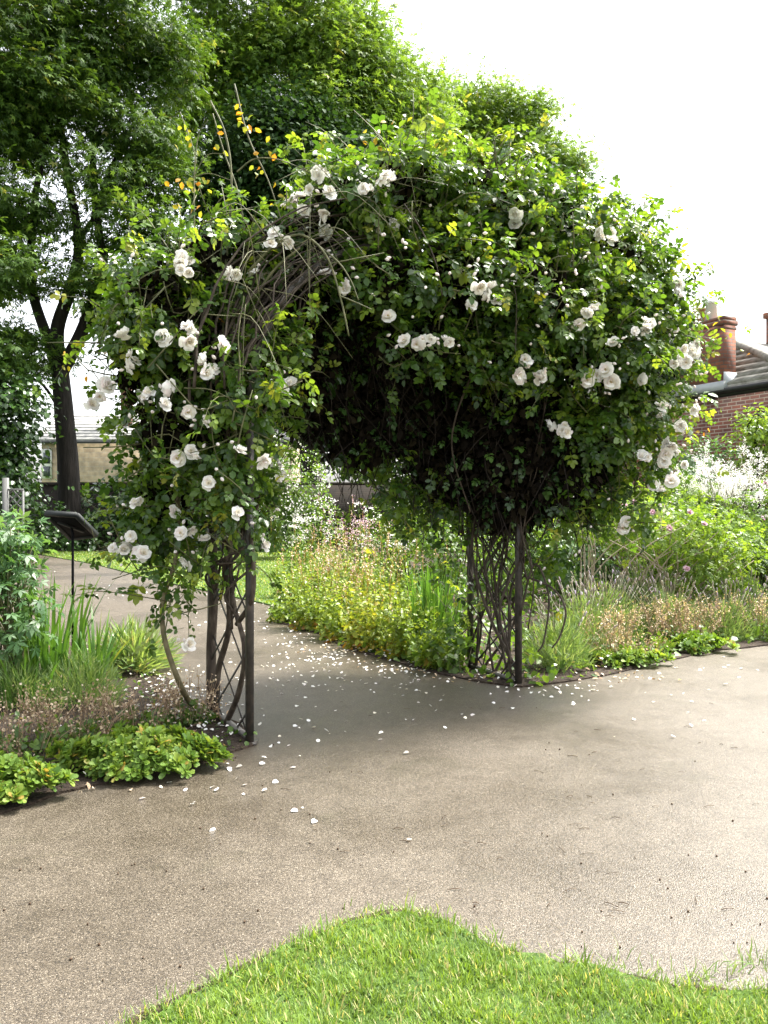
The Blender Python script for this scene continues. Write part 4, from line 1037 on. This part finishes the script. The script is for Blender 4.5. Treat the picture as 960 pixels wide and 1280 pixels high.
def spray_mound(name, base, rad, h, n, mat, label, leaf=.05, tpl=NEEDLE, spikes=0, spike_h=.25, group=None, tone=(.45, .22), squash=.8):
    base = np.asarray(base, float); o = thing(name, base, label, 'plant', group); mb, sp = MB(), MB()
    d = rdir(n); d[:, 2] = np.abs(d[:, 2]); u = rng.random(n) ** .45
    P = base + d * u[:, None] * np.array([rad, rad * squash, h]) + [0, 0, .02]
    P += .05 * np.sin(P[:, [1, 2, 0]] * 17 + base[0] * 9) * [1, 1, .6]; P[:, 2] = np.maximum(P[:, 2], .02); D = unit(d * [1, 1, .6] * (2.2 if leaf > .1 else 1) + [0, 0, .9 if leaf < .1 else .5] + rng.normal(size=(n, 3)) * .45); N = unit(rng.normal(size=(n, 3)) + [0, 0, .4])
    mb.scatter(tpl, P, D, N, leaf * rng.uniform(.6, 1.3, n), np.clip(rng.normal(*tone, n), 0, 1)); mb.build('foliage', M[mat], o, base)
    if spikes:
        for i in range(spikes):
            dd = unit(np.array([rng.normal(0, .45), rng.normal(0, .45), 1])); p = base + dd * [rad * 1.1, rad * squash, h * .8]; q = p + dd * [1, 1, 1] * spike_h * rng.uniform(.6, 1.2)
            sp.tube([p - dd * .1, q], .0022, 4, tone=.0)
            sp.tube([q - dd * .005, q + dd * .015, q + dd * .045, q + dd * .055], [.003, .008, .006, .002], 5, tone=rng.uniform(.2, 1))
        sp.build('flower_spikes', M['spike'], o, base)
    return o


spray_mound('lavender', gd(100, 880), .36, .36, 2600, 'lavender', 'grey green lavender mound below the strap leaves', leaf=.07, squash=.9)
spray_mound('grassy_plant', gd(165, 838), .36, .34, 1500, 'lavender', 'arching pale grassy plant between sign post and bowed cane', leaf=.17, tone=(.6, .2))
spray_mound('lavender', gd(25, 885), .32, .34, 2000, 'lavender', 'low grey green mound at the left edge behind the dry flower heads', leaf=.07)


def seed_haze(base, rad, h, n, label, group=None, squash=.7, tone=(.5, .25), green=300):
    base = np.asarray(base, float); o = thing('dry_flower_clump', base, label, 'plant', group); mb, st, fo = MB(), MB(), MB()
    n = int(n * .5)
    for i in range(n):
        a = rng.random() * 6.28; r = rad * math.sqrt(rng.random()); p = base + [math.cos(a) * r * .6, math.sin(a) * r * squash * .6, 0]
        q = base + [math.cos(a) * r * 1.15, math.sin(a) * r * squash * 1.15, h * rng.choice([.45, .65, .85, 1.0, 1.15])]
        st.tube(spline([p, (p + q) / 2 + [0, 0, .04], q], 5), .0022, 4, tone=rng.uniform(.05, .6))
        m_ = rng.integers(10, 24); P = q + rng.normal(size=(m_, 3)) * [.032, .032, .055] - [0, 0, .03]
        mb.scatter(DOT, P, rdir(m_), rdir(m_), rng.uniform(.009, .021, m_), np.clip(rng.normal(*tone, m_) + rng.normal(0, .2), 0, 1))
        for k in range(7):
            st.tube([q - [0, 0, .08], P[k]], .0012, 3, tone=.2)
    if green:
        P, out = blob_points(base + [0, 0, .03], (rad * .9, rad * squash * .9, h * .5), green, 2.0); P[:, 2] = np.maximum(P[:, 2], .02)
        leaves(fo, P, out, rng.uniform(.03, .065, green), lumpy(green, .4, .25), LEAF_WIDE); fo.build('foliage', M['shrub_mid'], o, base)
    mb.build('seed_heads', M['dry'], o, base)['kind'] = 'stuff'; st.build('stems', M['dry'], o, base); return o


for (px_, py_, rd, h, n, lab) in ((20, 945, .36, .30, 70, 'brown dry flower heads at the left edge behind the rosette mounds'), (95, 930, .32, .28, 70, 'brown dry flower heads behind the gap between the rosette mounds'), (172, 918, .30, .27, 60, 'brown dry flower heads above the larger rosette mound'), (235, 905, .22, .26, 60, 'thin brown dry flower heads beside the left arch leg')):
    seed_haze(gd(px_, py_), rd, h, n, lab)


def rosettes(base, rx, ry, h, n, label, leaf=.066):
    base = np.asarray(base, float); o = thing('rosette_plant', base, label, 'plant'); mb = MB()
    for i in range(n):
        a = rng.random() * 6.28; u = math.sqrt(rng.random()); ww = 1 + .16 * math.sin(3 * a + base[0] * 9) + .10 * math.sin(7 * a + 1); c = base + [math.cos(a) * u * rx * ww, math.sin(a) * u * ry * ww, h * (.8 + .3 * math.sin(a * 2 + 9 * u)) * math.sqrt(max(0, 1 - u * u * .95))]
        c = c + rng.normal(size=3) * [.015, .015, .012]; c[2] = max(c[2], .02); lf = leaf * rng.uniform(.6, 1.15); tb_ = rng.normal(.5, .14); tilt = np.array([math.cos(a) * u, math.sin(a) * u, 0]) * .9 + rng.normal(size=3) * [.25, .25, 0]; up = unit(np.array([0, 0, 1.0]) + tilt)
        m_ = 15; b = np.arange(m_) * 2.4 + rng.random(); el = np.linspace(.15, 1.1, m_)
        e1 = unit(np.cross(up, [0, 1, .1])); e2 = np.cross(up, e1)
        D = np.cos(el)[:, None] * (np.cos(b)[:, None] * e1 + np.sin(b)[:, None] * e2) + np.sin(el)[:, None] * up
        N = np.tile(up, (m_, 1)) * np.cos(el)[:, None] - (np.cos(b)[:, None] * e1 + np.sin(b)[:, None] * e2) * np.sin(el)[:, None]
        mb.scatter(SPOON, np.tile(c, (m_, 1)) + rng.normal(size=(m_, 3)) * .004, unit(D + rng.normal(size=(m_, 3)) * .12), unit(N + rng.normal(size=(m_, 3)) * .12), lf * rng.uniform(.7, 1.15, m_), np.clip(rng.normal(tb_, .2, m_), 0, 1))
    mb.build('foliage', M['rosette'], o, base)


rosettes(gd(172, 962) + [0, 0, .02], .46, .22, .16, 420, 'larger bright green rosette mound at the path edge by the arch leg')
rosettes(gd(-8, 1000) + [0, 0, .02], .32, .17, .15, 260, 'smaller bright green rosette mound at the left edge of the picture')
rosettes(gd(775, 832) + [0, 0, .02], .38, .16, .10, 80, 'low green leafy mound at the path edge below the tan seed heads', leaf=.08)
rosettes(gd(868, 815) + [0, 0, .02], .42, .16, .10, 80, 'low green leafy mound at the path edge further right', leaf=.08)


def perennial(base, rad, h, n, label, group, leaf=.07, flowers=None, yellow=.0):
    base = np.asarray(base, float); o = thing('perennial_clump', base, label, 'plant', group); fo, st, fl = MB(), MB(), MB(); ptone = rng.normal(0, .08)
    for i in range(n):
        a = rng.random() * 6.28; r = rad * math.sqrt(rng.random()); p = base + [math.cos(a) * r, math.sin(a) * r, 0]; hh = h * rng.uniform(.6, 1.1)
        hh *= rng.choice([.55, .8, 1.0, 1.15]); q = p + [rng.normal(0, .2) * hh + math.cos(a) * r * .3, rng.normal(0, .2) * hh + math.sin(a) * r * .3, hh]; pts = spline([p, (p + q) / 2 + rng.normal(size=3) * .02, q], 14); st.tube(pts, np.linspace(.004, .0018, 14), 4, tone=.4)
        m_ = 26; k = rng.uniform(0, .88, m_); P = pts[(k * 13).astype(int)] + rng.normal(size=(m_, 3)) * .012; out = rdir(m_); out[:, 2] *= .3
        tn = np.clip(rng.normal(.30 + yellow * 1.5 + ptone, .12, m_), 0, .80); low = (k < .24) & (rng.random(m_) < (.6 if yellow > 0 else .2)); tn[low] = rng.uniform(.66, 1, low.sum())
        leaves(fo, P, unit(out), leaf * (1.35 - k * .8) * rng.uniform(.7, 1.2, m_), tn, LEAF, o_d=1.0, jd=.25, down=.25)
        if flowers:
            e = q + np.array([rng.normal(0, .04), rng.normal(0, .04), rng.uniform(.08, .28)]); st.tube([q, e], .0018, 4, tone=.9); m_ = 8; P = e + rng.normal(size=(m_, 3)) * [.012, .012, .06]; fl.scatter(DOT, P, rdir(m_), rdir(m_), rng.uniform(.012, .026, m_), rng.random(m_))
    fo.build('foliage', M['perennial'], o, base); st.build('stems', M['perennial'], o, base)
    if flowers:
        fl.build('blossom', M[flowers], o, base)['kind'] = 'stuff'
    return o


GP = 'yellow green perennials in the border under the arch'
for i, (px_, py_, rd, h, n, fw, yl_) in enumerate(((362, 776, .26, .62, 40, None, -.05), (395, 786, .28, .78, 46, 'dry', .05), (430, 798, .30, .86, 50, 'dry', .12), (468, 810, .30, .84, 50, 'dry', .12), (508, 820, .28, .75, 46, None, .05), (545, 832, .24, .5, 36, None, -.08),
                                                (400, 762, .32, .90, 44, 'dry', 0), (445, 768, .34, 1.0, 46, 'pink_flower', 0), (490, 774, .34, 1.0, 46, 'dry', -.05), (375, 748, .35, .95, 36, None, -.1), (425, 742, .4, 1.15, 42, 'pink_flower', -.1))):
    labs = ['small green perennial at the left tip of the border by the lawn', 'yellowing perennial second from the left tip of the border', 'tallest front row perennial with amber lower leaves', 'amber leaved perennial in the middle of the path edge', 'yellow green perennial left of the iris clump', 'short leafy perennial at the foot of the right lattice',
            'yellow green perennial behind the left front row', 'pink flecked perennial in the middle row', 'tall perennial with dry flower tips in front of the iris', 'pale perennial touching the back lawn', 'tall pink tipped perennial at the rear of the border']
    perennial(gd(px_, py_), rd, h, n, labs[i], GP, flowers=fw, yellow=yl_)


def umbel(base, n, h, rad, label, fm='white_flower'):
    base = np.asarray(base, float); o = thing('tall_flower', base, label, 'plant'); st, fl, fo = MB(), MB(), MB()
    for i in range(n):
        a = rng.random() * 6.28; r = rad * math.sqrt(rng.random()); p = base + [math.cos(a) * r * .5, math.sin(a) * r * .5, 0]; q = base + [math.cos(a) * r, math.sin(a) * r, h * rng.uniform(.55, 1.05)]
        st.tube(spline([p, (p + q) / 2, q], 6), .004, 4, tone=.3); m_ = 26
        fl.scatter(DOT, q + rng.normal(size=(m_, 3)) * [.06, .06, .025], unit(rng.normal(size=(m_, 3)) * [1, 1, .3]), unit(rng.normal(size=(m_, 3)) * .4 + [0, 0, 1]), rng.uniform(.014, .034, m_), rng.random(m_))
        m_ = 16; P = p + (q - p) * rng.uniform(.1, .85, m_)[:, None]; leaves(fo, P, rdir(m_), rng.uniform(.07, .14, m_), lumpy(m_), LEAF_LONG)
    fo.build('foliage', M['shrub_mid'], o, base); st.build('stems', M['perennial'], o, base); fl.build('blossom', M[fm], o, base)['kind'] = 'stuff'


umbel(foot(385, 17), 30, 1.25, .75, 'tall white flat topped flowers at the back of the border')
umbel(foot(440, 15), 34, 1.2, .6, 'pale pink tall flowers in front of the dark brick wall', 'pink_flower')
umbel(foot(480, 13), 22, 1.5, .55, 'greyish white tall flowers right of the dark brick wall')
shrub('seedling', gd(662, 848), [BB(668, 815, 7.05, 20, 24, .12, .7)], 'shrub_light', 'small bright leafed seedling at the foot of the right front post', 'plant', leaf=.085, dens=150, stems=5, stem_r=.004, stem_mat='green_cane')
shrub('ground_plant', gd(570, 842), [BB(565, 815, 7.5, 32, 26, .2), BB(590, 780, 7.6, 25, 40, .15, .5)], 'shrub_mid', 'shaded leafy plant at the foot of the right rear post', 'plant', leaf=.085, dens=220, stems=5, stem_r=.005, stem_mat='green_cane', tpl=LEAF_WIDE)

mb = MB(); q = poly_points(left_bed, 5200); q = q[(q[:, 1] < 7.2) & (q[:, 0] > -4)]; P = np.column_stack([q, .015 + .07 * rng.random(len(q)) ** 2]); n = len(P)
leaves(mb, P, rdir(n), rng.uniform(.02, .05, n), lumpy(n, .4, .25), LEAF_WIDE)
tag(mb.build('ground_cover', M['shrub_mid']), 'small green weeds and seedlings on the soil of the left bed', 'ground cover', kind='stuff')
# right bed
GL = 'lavender bushes along the right path edge'
for (px_, py_, rd, h, n, sp, lab) in ((697, 836, .34, .42, 1900, 26, 'lavender bush nearest the right arch leg'), (728, 820, .36, .55, 2000, 40, 'lavender bush just right of the two curved canes'), (758, 804, .40, .62, 2100, 60, 'lavender bush with upright spikes behind the first tan seed heads'), (838, 800, .36, .50, 1800, 44, 'lavender bush between the two tan seed head clumps'), (805, 790, .4, .62, 1900, 56, 'lavender bush in front of the dark gap under the rose shrub'),
                                      (905, 800, .34, .40, 1700, 30, 'lavender bush at the path edge near the right border'), (935, 792, .36, .5, 1700, 40, 'lavender bush beside the last tan seed head clump'), (985, 785, .5, .5, 2600, 30, 'lavender bush cut by the right picture edge'), (880, 775, .5, .66, 2200, 70, 'rear lavender bush below the rounded rose shrub')):
    spray_mound('lavender', gd(px_, py_), rd, h, n, 'lavender', lab, leaf=.095, spikes=sp, spike_h=.30, group=GL)
for (px_, py_, rd, h, n, lab) in ((775, 826, .40, .42, 150, 'tan seed head clump in the middle of the right border edge'), (862, 808, .36, .44, 120, 'tan seed head clump below the rounded rose shrub'), (955, 800, .38, .42, 120, 'tan seed head clump at the right picture edge'), (830, 805, .3, .4, 70, 'thin tan seed heads between the two fuller clumps')):
    seed_haze(gd(px_, py_), rd, h, n, lab, group='tan seed head clumps in the right border', tone=(.62, .22))

o = shrub('rose_shrub', foot(820, 10.3), [BB(825, 665, 10.2, 78, 42, .75), BB(880, 680, 10.0, 62, 48, .65), BB(770, 645, 10.4, 62, 32, .6, .8), BB(845, 715, 9.9, 50, 28, .45, .6), BB(910, 700, 10, 40, 40, .5, .9)], 'shrub_light', 'rounded light green rose shrub with a few pink flowers behind the lavender', 'rose', leaf=.095, dens=330, tpl=ROSE, stems=14, stem_r=.012, stem_mat='pale_stem')
for (px_, py_) in ((858, 711), (793, 628), (862, 640), (880, 655), (836, 660), (815, 640), (780, 632)):
    me = FM[1].copy(); me.materials[0] = M['pink_flower']
    f = bpy.data.objects.new('flower', me); COL.objects.link(f); f.parent = o; p = at(px_, py_, 9.45); f.location = p - np.array(foot(820, 10.3)); f.rotation_euler = (rng.uniform(.4, 1.4), rng.uniform(-.4, .4), 0); f.scale = (.075,) * 3
st = MB()
for i in range(8):
    a = foot(rng.uniform(720, 742), 9.6); st.tube(spline([a, at(rng.uniform(725, 748), 700, 9.6), at(rng.uniform(725, 762), rng.uniform(635, 660), 9.6)], 8), np.linspace(.008, .004, 8), 6)
for i in range(10):
    a = foot(rng.uniform(812, 828), 9.8); st.tube(spline([a, at(rng.uniform(800, 850), 720, 9.7), at(rng.uniform(760, 900), rng.uniform(650, 690), 9.6)], 8), np.linspace(.013, .005, 8), 6)
for (p, q, r_) in (((722, 745), (770, 690), (850, 650)), ((730, 720), (765, 680), (780, 672)), ((745, 760), (800, 690), (860, 655))):
    st.tube(spline([at(*p, 9.5), at(*q, 9.4), at(*r_, 9.4)], 12), np.linspace(.009, .004, 12), 6)
st.build('bare_stems', M['pale_stem'], o, foot(820, 10.3))
shrub('shrub', foot(770, 11.6), [BB(770, 700, 11.6, 55, 50, .5), BB(840, 730, 11.4, 60, 35, .5), BB(720, 690, 11.8, 45, 60, .5)], 'shrub_dark', 'dark shrub in the shade behind the bare rose stems', leaf=.09, dens=240)
shrub('shrub', foot(820, 12.5), [BB(835, 625, 12.4, 55, 28, .6), BB(880, 640, 12.2, 40, 22, .5)], 'shrub_light', 'ferny light green plant below the white plumes', 'plant', leaf=.13, dens=330, tpl=ROSE)
shrub('rose_shrub', foot(955, 10.8), [BB(955, 660, 10.8, 42, 52, .55), BB(985, 690, 10.6, 50, 50, .6), BB(940, 700, 10.6, 30, 32, .4, .7)], 'shrub_mid', 'darker rose shrub with pink flowers at the right picture edge', 'rose', leaf=.095, dens=300, tpl=ROSE, flower=('pink_flower', 12, .03, .02))
shrub('bush', foot(890, 15.2), [BB(885, 575, 15.2, 38, 32, .6), BB(905, 610, 15, 45, 28, .6)], 'shrub_blue', 'small bluish green bush against the brick wall', leaf=.07, dens=260)
shrub('bush', foot(850, 14.3), [BB(858, 600, 14.3, 28, 28, .5), BB(845, 640, 14.2, 50, 30, .5)], 'shrub_blue', 'bluish green bush left of the white plumes', leaf=.07, dens=260)
shrub('bush', foot(985, 14), [BB(985, 600, 14.3, 50, 50, .7), BB(955, 625, 14.3, 40, 30, .5)], 'shrub_light', 'light green bush under the slim young tree', leaf=.07, dens=240)
# plumed aruncus
pb = foot(905, 12.2); o = thing('plume_flower', pb, 'tall white feathery plumes in front of the brick house', 'plant'); fl, st, fo = MB(), MB(), MB()
for i in range(60):
    px_, py_ = rng.normal(905, 22), rng.normal(612, 15); q = at(px_, py_, rng.uniform(11.9, 12.5)); a = pb + rng.normal(size=3) * [.15, .15, 0]
    st.tube(spline([a, (a + q) / 2 + [0, 0, .1], q], 6), .005, 4); d = unit(rng.normal(size=3) * .5 + [rng.normal(0, .4), 0, 1.0])
    for b in range(9):
        bd_ = unit(d + rng.normal(size=3) * .7); m_ = 22; u = rng.random(m_); P = q + d * (b * .03) + bd_ * (u * .16)[:, None] + rng.normal(size=(m_, 3)) * .016; fl.scatter(DOT, P, rdir(m_), rdir(m_), rng.uniform(.008, .020, m_), rng.uniform(0, .6, m_))
P, out = blob_points(pb + [0, 0, .9], (.75, .5, .6), 900, 3); leaves(fo, P, out, rng.uniform(.08, .15, 900), lumpy(900), LEAF)
fl.build('plumes', M['white_flower'], o, pb); st.build('stems', M['green_cane'], o, pb); fo.build('foliage', M['shrub_light'], o, pb)

# grass tuft at the lawn's right corner
tf = MB(); tb = gd(905, 1228)
for (px_, py_, n) in ((885, 1225, 14), (915, 1215, 16), (940, 1205, 16), (825, 1215, 6), (775, 1200, 5), (800, 1222, 6), (960, 1210, 16)):
    for i in range(n):
        p = gd(px_ + rng.normal(0, 10), py_ + rng.normal(0, 4)); hh = rng.uniform(.03, .085); d = unit(np.array([rng.normal(0, .5), rng.normal(0, .5), 1])); s = unit(np.cross(d, rng.normal(size=3))) * rng.uniform(.0016, .003)
        q = p + d * hh * .6; e = q + unit(d + rng.normal(size=3) * .4) * hh * .5
        tf.add([p - s, p + s, q + s * .9, q - s * .9, e], [[0, 1, 2, 3], [3, 2, 4]], rng.uniform(.3, .8))
tf = tf.build('grass_tuft', M['lavender'], None, tb); tag(tf, 'pale straggling grass tufts spilling onto the path at the lawn edge', 'grass', kind='stuff')

# ------------------------------------------------------------------ petals, litter, twigs
pt = MB()
for (px_, py_, sx, sy, n) in ((395, 800, 40, 20, 90), (360, 790, 25, 14, 40), (430, 818, 22, 6, 60), (495, 838, 20, 5, 40), (450, 828, 60, 12, 70), (370, 855, 60, 25, 60), (500, 850, 60, 12, 40), (215, 868, 28, 18, 190), (240, 900, 26, 14, 70), (330, 770, 50, 12, 40), (300, 940, 50, 22, 22), (390, 930, 60, 30, 16), (600, 880, 80, 22, 22), (740, 858, 70, 10, 34), (850, 835, 60, 8, 20), (330, 990, 60, 25, 9), (170, 985, 50, 10, 8), (690, 860, 40, 6, 18), (800, 900, 60, 15, 8), (150, 735, 40, 10, 18), (280, 755, 50, 12, 30), (150, 940, 80, 20, 16), (515, 1050, 2, 2, 1)):
    for i in range(int(n * 1.1)):
        py2 = py_ + rng.normal(0, sy)
        if py2 < 700: continue
        p = gd(px_ + rng.normal(0, sx), py2); bed = inside(left_bed, p[None, :2])[0] or inside(main_bed, p[None, :2])[0]
        p[2] = .006 + (.035 if bed else 0) + rng.uniform(0, .004) + (.10 * (rng.random() < .3) if bed and px_ > 600 else 0)
        a = rng.random() * 6.28; s = rng.uniform(.014, .036)
        pt.scatter(PETAL, p[None], np.array([[math.cos(a), math.sin(a), rng.normal(0, .3)]]), np.array([[rng.normal(0, .4), rng.normal(0, .4), 1.0]]), s, np.array([rng.random() * .9]))
tag(pt.build('fallen_petals', M['petal']), 'white rose petals scattered on the path and soil', 'petals', kind='stuff')
gc = MB()
q = poly_points(main_bed, 26000); q = q[(q[:, 1] < 17)]; P = np.column_stack([q, .02 + .16 * rng.random(len(q)) ** 2]); n = len(P)
leaves(gc, P, rdir(n), rng.uniform(.04, .10, n), lumpy(n, .4, .25), LEAF_WIDE)
tag(gc.build('ground_cover', M['shrub_mid']), 'low green leaves covering the soil of the right border', 'ground cover', kind='stuff')
lt = MB()
for poly, n in ((left_bed, 700), (main_bed, 1500)):
    q = poly_points(poly, n); P = np.column_stack([q, np.full(n, .04)]); leaves(lt, P, rdir(n) * [1, 1, .1], rng.uniform(.03, .06, n), rng.random(n), LEAF, up=1.5, jn=.4, down=0)
for (px_, py_, n) in ((440, 812, 40), (520, 835, 40), (600, 848, 30), (770, 845, 30), (230, 945, 14), (100, 985, 12)):
    P = np.array([gd(px_ + rng.normal(0, 30), py_ + rng.normal(0, 4), .01) for i in range(n)]); leaves(lt, P, rdir(n) * [1, 1, .1], rng.uniform(.02, .05, n), rng.random(n), LEAF, up=1.5, jn=.4, down=0)
tag(lt.build('leaf_litter', M['dry']), 'brown dead leaves lying along the bed edges', 'leaf litter', kind='stuff')
tw = MB()
for i in range(60):
    p = gd(rng.uniform(350, 960), rng.uniform(870, 1150), .006); a = rng.normal(0, .5); l = rng.uniform(.02, .07); q = p + [math.cos(a) * l, math.sin(a) * l, 0]
    tw.tube([p, (p + q) / 2 + [0, .004, .002], q], rng.uniform(.0008, .0018), 4)
for i in range(90):
    p = gd(rng.uniform(0, 960), rng.uniform(880, 1240), .004); tw.box(p, rng.uniform(.003, .009, 3))
tag(tw.build('twigs', M['twig']), 'dark bits of twig and grit strewn on the path', 'twigs', kind='stuff')
